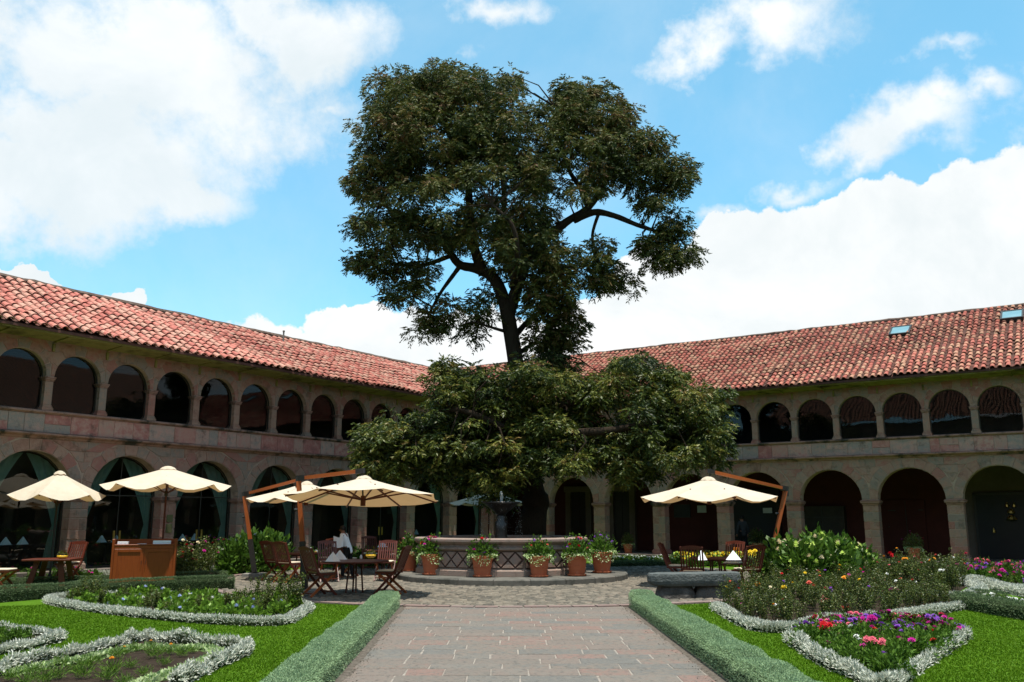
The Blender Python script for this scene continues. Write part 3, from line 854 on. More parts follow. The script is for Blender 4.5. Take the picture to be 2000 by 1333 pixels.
    for cidx in range(-int(11 / pit), ncol):
        t_ = EO * 0 + pit * (cidx + .5)
        for r_ in range(rows):
            out = -dr + (r_ + 0.0) * ex * math.cos(SL)          # upper end of the tile
            outl = out + ex * math.cos(SL)
            lim = outl - .1 if outl > -cfg['dmit'] else -cfg['dmit']
            if not isL and outl <= -cfg['dmit'] + .15: lim = -dr - 6 + .3
            if t_ < (max(outl, -dr) if isL else lim): continue
            z = rz(out)
            z += .03 * math.sin(t_ * .9 + r_ * .5) + .02 * math.sin(t_ * 2.3) - (.05 * math.sin(PI * min(1, max(0, t_ / 30))) if r_ < 3 else 0)
            cand.append((t_ + colj[cidx + 60] + random.gauss(0, .009), out + random.gauss(0, .014) + (.05 if random.random() < .02 else 0), z, random.gauss(0, .035), random.random()))
    cs_, sn = math.cos(SL), math.sin(SL)
    mirror = sy

    # nearest to the camera first
    wc = np.array([CX, CY]); tv = LV if isL else RV; ovv = RV if isL else LV
    def camd(c_):
        p = wc + tv * c_[0] + ovv * c_[1]
        x = p[0] / max(p[1], .1)
        inside = abs(x) < .60
        return (0 if inside else 1000) + math.hypot(p[0], p[1])
    cand.sort(key=camd)
    for (t_, out, z, rot, rv) in cand[:300]:
        o = link('roof_tile', cov, roof)
        o.location = (t_, Y(out), z)
        # tile's own +y points down the slope
        o.rotation_euler = (-SL, random.gauss(0, .02), rot) if sy == 1 else (SL, random.gauss(0, .02), rot)
        if sy == -1: o.scale = (1, -1, 1)
    rest = cand[300:]
    def xf(vv, t_, out, z, rot, lift=0.0):
        y = vv[:, 1] * cs_ + vv[:, 2] * sn; zz = -vv[:, 1] * sn + vv[:, 2] * cs_ + lift
        x = vv[:, 0] * math.cos(rot) - y * math.sin(rot); y2 = vv[:, 0] * math.sin(rot) + y * math.cos(rot)
        return np.stack([t_ + x, sy * (out + y2), z + zz], 1)
    V = []; Q = []; A = []; nb = 0
    for (t_, out, z, rot, rv) in rest:
        V.append(xf(cv, t_, out, z, rot)); Q.append(cf + nb); A.append(np.full(len(cf), rv)); nb += len(cv)
    tag(link('far_roof_tiles', np_mesh('far_roof_tiles', np.concatenate(V), np.concatenate(Q), tm, np.concatenate(A)), roof), kind='stuff')
    V = []; Q = []; A = []; nb = 0
    for (t_, out, z, rot, rv) in cand:
        V.append(xf(hv, t_ + pit / 2, out, z, 0, .0)); Q.append(hf + nb); A.append(np.full(len(hf), (rv * 7) % 1)); nb += len(hv)
    tag(link('channel_tiles', np_mesh('channel_tiles', np.concatenate(V), np.concatenate(Q), M['channel'], np.concatenate(A)), roof), kind='stuff')
    # ridge: lumpy mortar cap
    pts = []; rad = []
    t_ = xl_ + .3
    while t_ < T:
        sag = -.05 * math.sin(PI * min(1, max(0, t_ / 30)))
        pts.append((t_, Y(-dr), rz(-dr) + .035 + sag + random.uniform(-.015, .015))); rad.append((.11 if isL else .07) + random.uniform(-.015, .015)); t_ += .35
    b = MB(); b.tube(pts, rad, 7); b.build('ridge', M['ridge'], roof, smooth=False)
    return root, low, upp, Y


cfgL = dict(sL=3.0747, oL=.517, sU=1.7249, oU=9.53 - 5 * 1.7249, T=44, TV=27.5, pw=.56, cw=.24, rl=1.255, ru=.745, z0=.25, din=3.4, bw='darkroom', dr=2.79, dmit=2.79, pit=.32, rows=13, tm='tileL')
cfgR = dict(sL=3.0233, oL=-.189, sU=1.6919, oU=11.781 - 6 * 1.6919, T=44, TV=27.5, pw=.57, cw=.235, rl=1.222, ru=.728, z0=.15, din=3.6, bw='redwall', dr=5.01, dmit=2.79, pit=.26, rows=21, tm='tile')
rootL, lowL, uppL, YL = wing('L', 'arcade_wing', 'two storey stone arcade with glazed arches and pale red tiled roof on the left', cfgL)
rootR, lowR, uppR, YR = wing('R', 'arcade_wing', 'two storey stone arcade with open dark red corridor below and a tiled roof with skylights', cfgR)

# the two wings that close the court behind the camera (simple, out of the frame)


def closing_wing(root_ang, org, length, label):
    r = empty('closing_wing', org, root_ang); tag(r, label, 'building')
    b = MB(); b.box(0, length, 0, .5, 2.6, 9.8)
    n = int(length / 3); 
    for i in range(n + 1): b.box(i * length / n - .3, i * length / n + .3, 0.01, .49, 0, 2.6)
    b.build('wall', M['mortar'], r)
    b = MB(); b.box(0, length, 3.4, 3.6, 0, 7.0); b.build('back_wall', M['darkroom'], r)
    b = MB(); b.box(0, length, .5, 3.4, 6.8, 6.9); b.build('ceiling', M['darkroom'], r)
    # corrugated tiled roof
    pit = .3; nn = int(length / pit); vs = []; fs = []
    for i in range(nn * 4 + 1):
        x = i * pit / 4; h = (0, .09, .13, .09)[i % 4]
        for (y, z) in ((-.9, 9.8), (7.6, 9.8 + .64 * 8.5)): vs.append((x, y, z + h))
    for i in range(nn * 4): fs.append((2 * i, 2 * i + 1, 2 * i + 3, 2 * i + 2))
    b = MB(); b.add(vs, fs); b.m = [0 if (k % 4) in (1, 2) else 1 for k in range(len(fs))]; b.build('roof', [M['tile'], M['blackboard']], r)


c0 = np.array([CX, CY])


def closing(side):
    # local +y points away from the court
    if side == 0:    # opposite of R wing: line at tl=50, runs along RV, outward = LV
        x = RV; o = LV; org = c0 + LV * 44
    else:
        x = LV; o = RV; org = c0 + RV * 44
    ang = math.atan2(x[1], x[0]); cross = x[0] * o[1] - x[1] * o[0]
    if cross < 0:
        org = org + x * 44; ang += PI
    L_ = 44
    if side == 1: org = org - LV * 14 * (1 if cross > 0 else 0); L_ = 58
    closing_wing(ang, (org[0], org[1], 0), L_, ['arcaded wing closing the court behind the viewer, facing the red corridor', 'arcaded wing closing the court on the far right, facing the parasols'][side])


closing(0); closing(1)

# ground floor windows of the left wing: glazing set back between the pillars, brass push plates
for i in range(len(lowL) - 1):
    a, c = lowL[i] + cfgL['pw'] / 2, lowL[i + 1] - cfgL['pw'] / 2; m = (lowL[i] + lowL[i + 1]) / 2; r = cfgL['rl']
    if a > 34: continue
    zb = .25; zs = 2.46; yo = -.40
    def ap(rr, z_b, n=20): return [(m - rr, z_b)] + [(m + rr * math.cos(PI - PI * k / n), zs + rr * math.sin(PI - PI * k / n)) for k in range(n + 1)] + [(m + rr, z_b)]
    P = ap(r - .002, zb + .01); Pi = ap(r - .04, zb + .06); n = len(P)
    b = MB(); vs = [(p[0], yo + .02, p[1]) for p in P] + [(p[0], yo + .02, p[1]) for p in Pi] + [(p[0], yo - .02, p[1]) for p in Pi]
    fs = []
    for k in range(n): k2 = (k + 1) % n; fs += [(k, k2, n + k2, n + k), (n + k, n + k2, 2 * n + k2, 2 * n + k)]
    b.add(vs, fs)
    for xx in ((m,) if i in (4, 5, 6, 2) else ()): b.box(xx - .012, xx + .012, yo - .015, yo + .015, zb + .05, zs + math.sqrt(max(0, (r - .04) ** 2 - (xx - m) ** 2)))
    b.box(m - r + .03, m + r - .03, yo - .014, yo + .014, 2.44, 2.47)
    wd = b.build('window', M['bronze'], rootL)
    b = MB(); b.add([(p[0], yo, p[1]) for p in Pi], [tuple(range(n))]); b.build('pane', M['glass'], wd)
    if i in (4, 5, 6, 2):
        for sx in (-1, 1):
            b = MB(); b.box(m + sx * .10 - .03, m + sx * .10 + .03, yo + .018, yo + .04, 1.02, 1.36); b.build('push_plate', M['brass'], wd)


def curtain(m, sgn, idx, lab):
    """one gathered drape: hangs from the arch, tied at the jamb"""
    r = cfgL['rl'] - .05; zs = 2.46; nu, nv = 26, 22; vs = []
    jx = m + sgn * (r - .02)
    for j in range(nv + 1):
        for k in range(nu + 1):
            u = k / nu     # 0 at apex edge, 1 at the jamb
            a = PI / 2 * (1 - u) ; tx, tz = m + sgn * (r * math.sin(PI / 2 * u) * 1.0 + .04 * (1 - u)), zs + r * math.cos(PI / 2 * u) - .03
            v = j / nv; vt = .45
            if v < vt:
                w = v / vt; e = w ** .85
                bx, bz = jx - sgn * (.16 * (1 - u)), 1.55
                sagx = -sgn * .13 * math.sin(PI * w) * (1 - u) * -1
                x = tx * (1 - e) + bx * e + sagx * .6; z = tz * (1 - w) + bz * w - .10 * math.sin(PI * w) * (1 - u)
            else:
                w = (v - vt) / (1 - vt)
                x = jx - sgn * (.16 + .22 * w ** .8) * (1 - u); z = 1.55 * (1 - w) + .30 * w
            y = -.52 + .035 * math.sin(u * 34 + idx) * (.5 + .5 * abs(v - vt))
            vs.append((x, y, z))
    fs = [(j * (nu + 1) + k, j * (nu + 1) + k + 1, (j + 1) * (nu + 1) + k + 1, (j + 1) * (nu + 1) + k) for j in range(nv) for k in range(nu)]
    b = MB(); b.add(vs, fs)
    c = c0 + LV * m
    o = b.build('curtain', M['curtain'], None, smooth=True)
    ang = math.atan2(LV[1], LV[0])
    o.location = (CX, CY, 0); o.rotation_euler = (0, 0, ang)
    tag(o, lab, 'curtain', 'green curtains tied back in the glazed arches')


ordn = ['farthest', 'second farthest', 'third farthest', 'fourth farthest', 'middle', 'third nearest', 'second nearest', 'nearest', 'out of frame']
arch_names = ['glazed arch beside the corner pillar of the court', 'glazed arch behind the fountain bowl', 'glazed arch left of the fountain flower pots', 'glazed arch behind the round table and chairs',
              'glazed arch behind the front cantilever parasol pole', 'glazed arch behind the leaning wooden parasol pole', 'glazed arch right of the large centre pole parasol', 'glazed arch behind the wooden cabinet', 'glazed arch behind the leftmost parasol']
for i in range(0, 9):
    m = (lowL[i] + lowL[i + 1]) / 2
    for sgn, w in ((-1, 'right'), (1, 'left')):
        curtain(m, sgn, i, 'green gauze curtain, %s side of the %s' % (w, arch_names[i]))

# wall plaques on the pillar beside the large parasol
for (zz, hh) in ((1.62, .24), (1.28, .28)):
    p = lowL[6] if len(lowL) > 6 else lowL[-1]
    b = MB(); b.cbox(p - .17, p + .05, .012, .03, zz, zz + hh, .004)
    for k in range(4): b.box(p - .14, p + .02, .030, .032, zz + .05 + k * .045, zz + .062 + k * .045)
    o = b.build('wall_plaque', mat('plaque_bronze', [(.09, .09, .03), (.13, .12, .05)], .5, 6, 3, 0, 20, .5), None)
    o.location = (CX, CY, 0); o.rotation_euler = (0, 0, math.atan2(LV[1], LV[0]))
    tag(o, 'small bronze plaque on the pillar beside the large parasol pole, ' + ('upper of two' if zz > 1.5 else 'lower of two'), 'plaque')

# dining tables seen through the glass with folded napkins


def napkin_mesh():
    b = MB()
    b.add([(-.17, -.06, 0), (.17, -.06, 0), (0, -.015, .22), (.17, .08, 0), (-.17, .08, 0), (0, .02, .22), (0, -.13, 0)],
          [(0, 6, 2), (6, 1, 2), (3, 4, 5), (1, 3, 5, 2), (4, 0, 2, 5)])
    return b.mesh('napkin', M['linen'])


NAP = napkin_mesh()
angL = math.atan2(LV[1], LV[0])


def wingpt(side, t, out, z=0):
    p = c0 + (LV if side == 'L' else RV) * t + (RV if side == 'L' else LV) * out
    return (p[0], p[1], z)


for k, (t, lab) in enumerate(((23.3, 'behind the leftmost parasol'), (20.3, 'behind the cabinet'), (17.3, 'right of the cabinet'), (5.2, 'behind the fountain'))):
    o = empty('dining_table', wingpt('L', t, -1.25, .25), angL); tag(o, 'dark dining table inside the arcade ' + lab, 'table', 'dining tables inside the arcade')
    b = MB(); b.cbox(-.5, .5, -.4, .4, .70, .74, .01); b.build('table_top', M['blackboard'], o)
    b = MB(); b.tube([(0, 0, 0), (0, 0, .7)], .04, 8); b.lathe([(.25, 0), (.25, .03), (.05, .06)], 12); b.build('pedestal', M['blackboard'], o)
    for dx in (-.25, .25):
        p = wingpt('L', t + dx, -1.1, .99); n = link('napkin', NAP, None, p, angL + .4)
        tag(n, 'napkin inside the arcade ' + lab + (', nearer the corner' if dx < 0 else ', farther from the corner'), 'napkin')

# things in and on the red corridor of the right wing
angR = math.atan2(RV[1], RV[0])


def onwallR(name, t, z, w, h, m, label, cat, d=.03, parts=None, out=-3.6):
    o = empty(name, wingpt('R', t, out + .002, z), angR); tag(o, label, cat)
    b = MB(); b.cbox(-w / 2, w / 2, -d, 0, 0, h, .006); b.build('panel', M[m], o)
    if parts:
        b = MB()
        for (x0, x1, z0_, z1_) in parts: b.box(x0, x1, -d - .012, -d, z0_, z1_)
        b.build('frame', M['bronze'], o)
    return o


onwallR('notice', 9.5, 1.98, .45, .34, 'paper', 'white notice on the dark red corridor wall seen below the right parasol', 'notice')
onwallR('picture', 8.5, 1.75, .85, .62, 'blackboard', 'dark framed board on the red corridor wall left of the white notice', 'picture', .05, [(-.42, .42, .0, .03), (-.42, .42, .59, .62)])
onwallR('notice', 12.75, 1.95, .42, .24, 'paper', 'small white sign in the dark doorway left of the leaning parasol pole', 'notice', out=-3.4)
onwallR('doorway_dark_panel', 12.2, .15, 2.2, 2.9, 'blackboard', 'dark open doorway panel in the red corridor behind the man in grey', 'door', .15)  # flat near-black panel: the opening's darkness is painted, no room behind
onwallR('display_case', 15.2, .55, 1.9, 1.7, 'darkroom', 'tall grey panelled display case against the corridor wall behind the hydrangeas', 'cabinet', .35, [(-.9, .9, .55, .60), (-.9, .9, 1.2, 1.24), (-.02, .02, 0, 1.7)])
onwallR('double_door', 18.6, .15, 1.5, 2.35, 'redwall', 'dark red double door with metal bolts in the corridor wall', 'door', .08, [(-.01, .01, 0, 2.3), (-.74, -.68, 1.2, 1.24), (.5, .7, 1.9, 1.94), (-.7, -.4, 1.88, 1.92)])
onwallR('portal_wall', 22.2, .15, 3.4, 3.7, 'tan', 'grey stone wall framing the black carved doorway at the right end of the corridor', 'wall', .10)
altar = onwallR('portal_door', 22.2, .15, 2.0, 2.6, 'blackboard', 'black carved doorway with gilded reliefs at the right end of the corridor', 'door', .12, [(-1.0, -.9, 0, 2.6), (.9, 1.0, 0, 2.6), (-1.0, 1.0, 2.5, 2.6)], out=-3.48)
for (x, z, w) in ((.2, 2.0, .14), (.45, 2.0, .14), (.32, 1.75, .3), (.32, 1.5, .4), (-.35, 1.0, .12)):
    b = MB(); b.lathe([(w * .1, 0), (w * .5, .03), (w * .4, .12), (w * .15, .2)], 10); g = b.build('gilded_relief', M['brass'], altar); g.location = (x, -.16, z)
b = MB(); b.box(-.75, .75, -.05, 0, 0, .0); 
# tan stucco pilasters / doorway surrounds behind the tree side arches
for k, t in enumerate((2.8, 5.3)):
    o = empty('pilaster', wingpt('R', t, -3.58, .15), angR); tag(o, ('tan stone doorway surround behind the arch right of the tree trunk', 'tan stone doorway surround behind the second arch right of the trunk')[k], 'doorway')
    b = MB(); b.cbox(-.75, -.45, -.2, 0, 0, 2.9, .01); b.cbox(.45, .75, -.2, 0, 0, 2.9, .01); b.cbox(-.8, .8, -.26, 0, 2.9, 3.2, .02); b.build('surround', M['tan'], o)
    b = MB(); b.cbox(-.45, -.01, -.06, 0, 0, 2.9, .01); b.cbox(.01, .45, -.06, 0, 0, 2.9, .01); b.build('door_leaf', M['blackboard'], o)
# a small orange board by the pillar
o = empty('floor_sign', wingpt('R', 12.5, .25, .15), angR + .2); tag(o, 'small orange floor sign beside the arcade pillar left of the man in grey', 'sign')
b = MB(); b.cbox(-.14, .14, -.01, .01, 0, .38, .004); b.bar((-.1, .2, 0), (-.1, .01, .36), .02, .02); b.bar((.1, .2, 0), (.1, .01, .36), .02, .02); b.build('board', M['orange'], o)
b = MB()
for z in (.12, .18, .24): b.box(-.08, .08, -.013 if False else -.0135, -.0105, z, z + .02)
b.build('symbol', M['darkmetal'], o)
# skylights
for k, (t, out) in enumerate(((19.05, -3.3), (23.3, -3.7))):
    o = empty('skylight', wingpt('R', t, out, 7.18 + SLOPE * (.9 - out) + .10), angR)
    tag(o, ('small glazed skylight among the tiles of the right roof', 'skylight cut by the right edge of the photo, high on the tiled roof')[k], 'skylight')
    rx = math.atan(SLOPE)
    o.rotation_euler = (rx, 0, angR)
    b = MB(); b.box(-.42, .42, -.5, -.42, -.1, .07); b.box(-.42, .42, .42, .5, -.1, .07); b.box(-.42, -.35, -.418, .418, -.1, .07); b.box(.35, .42, -.418, .418, -.1, .07); b.build('frame', M['darkmetal'], o)
    b = MB(); b.add([(-.35, -.42, .05), (.35, -.42, .05), (.35, .42, .05), (-.35, .42, .05)], [(0, 1, 2, 3)]); b.build('pane', M['skyglass'], o)
# vent pipe on the left roof
t_, out = 12.6, -2.1
b = MB(); b.tube([(0, 0, -.1), (0, 0, .45)], .035, 8); b.tube([(0, 0, .44), (0, 0, .5)], .05, 8)
o = b.build('vent_pipe', M['concrete'], None, loc=wingpt('L', t_, out, 7.18 + SLOPE * (.9 - out))); tag(o, 'thin grey vent pipe standing on the left tiled roof below the ridge', 'pipe')

# ------------------------------------------------------------------ vegetation


def polyline(pts, step=.05):
    P = [Vector(p) for p in pts]; out = []
    for i in range(len(P) - 1):
        n = max(1, int((P[i + 1] - P[i]).length / step))
        for k in range(n): out.append(P[i].lerp(P[i + 1], k / n))
    out.append(P[-1]); return out


def catmull(pts, closed=False, per=8):
    P = [Vector(p) for p in pts]; n = len(P); out = []
    rngi = range(n if closed else n - 1)
    for i in rngi:
        a = P[(i - 1) % n] if closed or i > 0 else P[i]; b = P[i]; c = P[(i + 1) % n]; d = P[(i + 2) % n] if closed or i + 2 < n else P[i + 1]
        for k in range(per):
            t = k / per; out.append(.5 * ((2 * b) + (c - a) * t + (2 * a - 5 * b + 4 * c - d) * t * t + (3 * b - a - 3 * c + d) * t ** 3))
    if not closed: out.append(P[-1])
    return out


def hedge(name, label, pts, w, h, m, core, dens, leafL, leafW, fuzz=.03, lump=0.0, cat='hedge', group=None, square=True, z0=0.0, shag=.5, up=0.0, thin=(.5, .35)):
    """a swept hedge: dark core plus a skin of small leaves"""
    pl = polyline(pts, .12); arr = np.array([p[:] for p in pl]); n = len(arr)
    T = np.gradient(arr, axis=0); T[:, 2] = 0; T = unit(T); S = np.stack([-T[:, 1], T[:, 0], np.zeros(n)], 1)
    root = empty(name, tuple(arr[n // 2][:2]) + (z0,)); tag(root, label, cat, group)
    o3 = np.array([arr[n // 2][0], arr[n // 2][1], z0])
    # cross section (offset, height, normal)
    if square: sec = [(-.5, 0, -1, 0), (-.5, .75, -1, .1), (-.42, .96, -.6, .8), (0, 1.0, 0, 1), (.42, .96, .6, .8), (.5, .75, 1, .1), (.5, 0, 1, 0)]
    else: sec = [(-.5, 0, -1, .0), (-.5, .45, -1, .3), (-.36, .80, -.7, .7), (0, 1.0, 0, 1), (.36, .80, .7, .7), (.5, .45, 1, .3), (.5, 0, 1, 0)]
    lum = 1 + lump * (np.interp(np.arange(n), np.arange(0, n + 3, 3), rng.normal(0, 1, len(np.arange(0, n + 3, 3)))))
    # core
    b = MB(); k = .82; vs = []
    for i in range(n):
        for (o, z, nx, nz) in sec: q = arr[i] + S[i] * o * w * k * (.9 + .1 * lum[i]) - o3; vs.append((q[0], q[1], z * h * k * lum[i]))
    ns = len(sec); fs = [(i * ns + j, i * ns + j + 1, (i + 1) * ns + j + 1, (i + 1) * ns + j) for i in range(n - 1) for j in range(ns - 1)]
    fs += [tuple(range(ns)), tuple(reversed(range((n - 1) * ns, n * ns)))]
    b.add(vs, fs); b.build('twigs', core, root)
    # skin
    seglen = np.linalg.norm(np.diff(arr, axis=0), axis=1); tot = seglen.sum()
    per = w + 2 * h; N = int(tot * per * dens + 2 * w * h * dens)
    u = rng.uniform(0, n - 1.001, N)
    ends = int(w * h * dens); u[:ends] = 0 + rng.uniform(-.2, .1, ends) * 0; u[ends:2 * ends] = n - 1.001
    i0 = u.astype(int); fr = (u - i0)[:, None]
    C = arr[i0] * (1 - fr) + arr[np.minimum(i0 + 1, n - 1)] * fr; SS = S[i0]; TT = T[i0]; LM = (lum[i0] * (1 - fr[:, 0]) + lum[np.minimum(i0 + 1, n - 1)] * fr[:, 0])
    sv = rng.uniform(0, ns - 1.001, N); cum = np.array([0] + list(np.cumsum([math.hypot((sec[j + 1][0] - sec[j][0]) * w, (sec[j + 1][1] - sec[j][1]) * h) for j in range(ns - 1)])))
    sv = np.interp(rng.uniform(0, cum[-1], N), cum, np.arange(ns)); sv = np.minimum(sv, ns - 1.001)
    j0 = sv.astype(int); fj = sv - j0; secA = np.array(sec)
    q = secA[j0] * (1 - fj[:, None]) + secA[j0 + 1] * fj[:, None]
    off = q[:, 0] * w; zz = q[:, 1] * h * LM
    nrm = SS * q[:, 2:3] + np.array([0, 0, 1.0]) * q[:, 3:4]
    keep_low = np.ones(N, bool); low_ = (np.abs(q[:, 0]) > .47) & (q[:, 1] < thin[0]); keep_low[low_] = rng.random(low_.sum()) > thin[1]
    # end caps
    e = 2 * ends
    if e:
        off[:e] = rng.uniform(-.5, .5, e) * w; zz[:e] = rng.uniform(0, 1, e) * h * .95
        nrm[:ends] = -TT[:ends]; nrm[ends:e] = TT[ends:e]
    P = C + SS * off[:, None]; P[:, 2] = zz + z0
    D = unit(unit(nrm) + rng.normal(0, shag, (N, 3)) + np.array([0, 0, up]))
    inn = rng.uniform(-1, .6, N) * fuzz
    P = P + unit(nrm) * inn[:, None]
    L = leafL * rng.uniform(.6, 1.3, N); W = leafW * rng.uniform(.7, 1.3, N)
    V, Q = leaves(P - o3 - np.array([0, 0, 0]), D, L, W)
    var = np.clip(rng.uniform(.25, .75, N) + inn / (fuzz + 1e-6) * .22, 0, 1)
    V = V.reshape(N, 4, 3)[keep_low].reshape(-1, 3); var = var[keep_low]; Q = np.arange(len(V)).reshape(-1, 4)
    lf = link('foliage', np_mesh('foliage', V, Q, m, var), root); tag(lf, kind='stuff')
    return root


def blossom(name, m, r=.045, layers=3, pet=6, flat=.5):
    b = MB()
    for l in range(layers):
        rr = r * (1 - .28 * l); z = r * flat * .5 * l
        for k in range(pet):
            a = 2 * PI * (k + .5 * l) / pet; d = PI / pet * 1.15
            b.add([(0, 0, z), (rr * .7 * math.cos(a - d), rr * .7 * math.sin(a - d), z + rr * flat * .3), (rr * math.cos(a), rr * math.sin(a), z + rr * flat * (.5 + .4 * l)), (rr * .7 * math.cos(a + d), rr * .7 * math.sin(a + d), z + rr * flat * .3)], [(0, 1, 2, 3)], random.random() * .5)
    return b.mesh(name, m)


BL = {k: blossom('bloom', M['f_' + k]) for k in FC}
BIG = {k: blossom('flower_head', M['f_' + k], .085, 4, 7, .9) for k in ('blue', 'lime', 'cream', 'white', 'yellow')}


def rot_dirs(n, up=.3): return unit(rng.normal(0, 1, (n, 3)) * np.array([1, 1, .7]) + np.array([0, 0, up]))


def bush_mesh(name, R, H, nl, leafL, leafW, m, up=.3, zmin=.05, shell=.55):
    """leaves through a rounded volume, as mesh around the origin"""
    d = unit(rng.normal(0, 1, (nl, 3))); d[:, 2] = np.abs(d[:, 2]); rad = rng.uniform(shell, 1, nl) ** .7
    lum = 1 + .18 * np.sin(d[:, 0] * 7 + d[:, 1] * 5) + .12 * np.sin(d[:, 1] * 13 + d[:, 2] * 9)
    P = d * (rad * lum)[:, None] * np.array([R, R, H - zmin]); P[:, 2] += zmin
    D = unit(d * .9 + rng.normal(0, .5, (nl, 3)) + np.array([0, 0, up]))
    V, Q = leaves(P, D, leafL * rng.uniform(.6, 1.3, nl), leafW * rng.uniform(.7, 1.2, nl))
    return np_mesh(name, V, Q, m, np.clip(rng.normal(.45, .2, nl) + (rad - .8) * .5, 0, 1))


def stems_mesh(R, H, n, r=.006):
    b = MB()
    for k in range(n):
        a = random.uniform(0, 2 * PI); rr = R * random.uniform(.2, .95)
        b.tube([(rr * .15 * math.cos(a), rr * .15 * math.sin(a), 0), (rr * .6 * math.cos(a), rr * .6 * math.sin(a), H * .5), (rr * math.cos(a), rr * math.sin(a), H * random.uniform(.8, 1.05))], [r * 1.3, r, r * .6], 4)
    return b.mesh('stems', M['stem'])


# rose bushes -----------------------------------------------------------------
ROSE = []
for k in range(4):
    # leaves sit in whorls on the stems
    H = .62 + .1 * k; st = []; P = []; D = []
    b = MB()
    for s in range(11):
        a = random.uniform(0, 2 * PI); rr = random.uniform(.05, .34); p0 = Vector((rr * .3 * math.cos(a), rr * .3 * math.sin(a), 0)); p2 = Vector((rr * math.cos(a), rr * math.sin(a), H * random.uniform(.6, 1.12)))
        p1 = p0.lerp(p2, .5) + Vector((random.uniform(-.03, .03), random.uniform(-.03, .03), .03)); b.tube([p0, p1, p2], [.007, .005, .003], 4); st.append(p2)
        for i in range(54):
            t = random.uniform(.2, 1); q = p0.lerp(p1, t * 2) if t < .5 else p1.lerp(p2, t * 2 - 1)
            P.append(q + Vector((random.gauss(0, .035), random.gauss(0, .035), random.gauss(0, .02)))); D.append(Vector((random.gauss(0, 1), random.gauss(0, 1), random.gauss(.2, .5))).normalized())
    V, Q = leaves(np.array(P), np.array(D), rng.uniform(.035, .065, len(P)), rng.uniform(.025, .04, len(P)))
    ROSE.append((b.mesh('stems', M['stem']), np_mesh('foliage', V, Q, M['rosefol'], np.clip(rng.normal(.45, .25, len(P)), 0, 1)), st))


def rose_bush(x, y, colr, label, group, nfl=3, s=1.0, z=0.02):
    stm, fol, tips = ROSE[random.randrange(4)]
    o = empty('rose_bush', (x, y, z), random.uniform(0, 6.28)); o.scale = (s, s, s); tag(o, label, 'rose bush', group)
    link('stems', stm, o); link('foliage', fol, o)
    for t in random.sample(tips, min(nfl, len(tips))):
        c = colr if isinstance(colr, str) else random.choice(colr)
        f = link('blossom', BL[c], o, tuple(t + Vector((0, 0, .01)))); f.rotation_euler = (random.uniform(-.7, .7), random.uniform(-.7, .7), random.uniform(0, 6)); f.scale = (1.25,) * 3
    return o


PET = [bush_mesh('foliage', .2, .26, 520, .05, .03, M['petfol'], .4, .02, .3) for _ in range(3)]


def bedding(x, y, cols, label, group, s=1.0, nf=6, z=.02, fs=1.0, zs=1.0, mesh=None, name='bedding_plant'):
    o = empty(name, (x, y, z), random.uniform(0, 6.28)); o.scale = (s, s, s * zs); tag(o, label, 'flowering plant', group)
    link('foliage', mesh or random.choice(PET), o)
    for k in range(nf):
        a = random.uniform(0, 6.28); r = .19 * math.sqrt(random.random()); zz = .02 + .25 * math.sqrt(max(0, 1 - (r / .23) ** 2))
        f = link('blossom', BL[random.choice(cols)], o, (r * math.cos(a), r * math.sin(a), zz)); f.scale = (fs,) * 3; f.rotation_euler = (random.uniform(-.6, .6), random.uniform(-.6, .6), a)
    return o




def spot(x, y, poly):
    """words for where in a bed something stands"""
    xs = sorted(p[0] / p[1] for p in poly); ys = [p[1] for p in poly]; u = (x / y - xs[0]) / (xs[-1] - xs[0]); v = (y - min(ys)) / (max(ys) - min(ys))
    return ('at the left end', 'left of the middle', 'in the middle', 'right of the middle', 'at the right end')[min(4, max(0, int(u * 5)))] + (' in front' if v < .34 else ' half way back' if v < .67 else ' at the back')


# ---- outlines of the beds on the ground (x, y of the photograph turned into ground points)
def G(lst): return [gr(x, y) for x, y in lst]


bedL1 = G([(95, 1178), (150, 1191), (240, 1203), (330, 1213), (420, 1220), (520, 1223), (560, 1219), (585, 1205), (602, 1191), (560, 1185), (480, 1180), (390, 1174), (315, 1169), (225, 1168), (168, 1169), (120, 1171)])
bedL2 = G([(-60, 1345), (0, 1322), (45, 1305), (120, 1290), (162, 1282), (216, 1266), (255, 1259), (290, 1254), (330, 1259), (387, 1268), (440, 1271), (480, 1272), (478, 1282), (450, 1294), (414, 1310), (375, 1330), (340, 1347), (290, 1375), (200, 1400), (0, 1400)])
bedL3 = G([(-80, 1225), (0, 1233), (60, 1242), (118, 1252), (60, 1267), (0, 1279), (-80, 1292)])
bedR1 = G([(1398, 1190), (1430, 1211), (1460, 1226), (1490, 1235), (1520, 1236), (1556, 1232), (1592, 1224), (1640, 1219), (1700, 1216), (1745, 1211), (1790, 1206), (1835, 1199), (1882, 1190), (1874, 1172), (1820, 1167), (1760, 1163), (1705, 1150), (1600, 1155), (1500, 1165), (1430, 1178)])
bedR2 = G([(1541, 1256), (1568, 1273), (1592, 1290), (1628, 1309), (1664, 1324), (1700, 1342), (1728, 1350), (1760, 1336), (1800, 1306), (1835, 1283), (1866, 1264), (1888, 1248), (1850, 1228), (1700, 1222), (1600, 1234)])


def soil(pts, nm='soil_bed', z=.02):
    b = MB(); b.add([(p.x, p.y, z) for p in pts], [tuple(range(len(pts)))]); o = b.build(nm, M['soil']); return tag(o, kind='structure')


for bd in (bedL1, bedL2, bedL3, bedR1, bedR2): soil(bd)


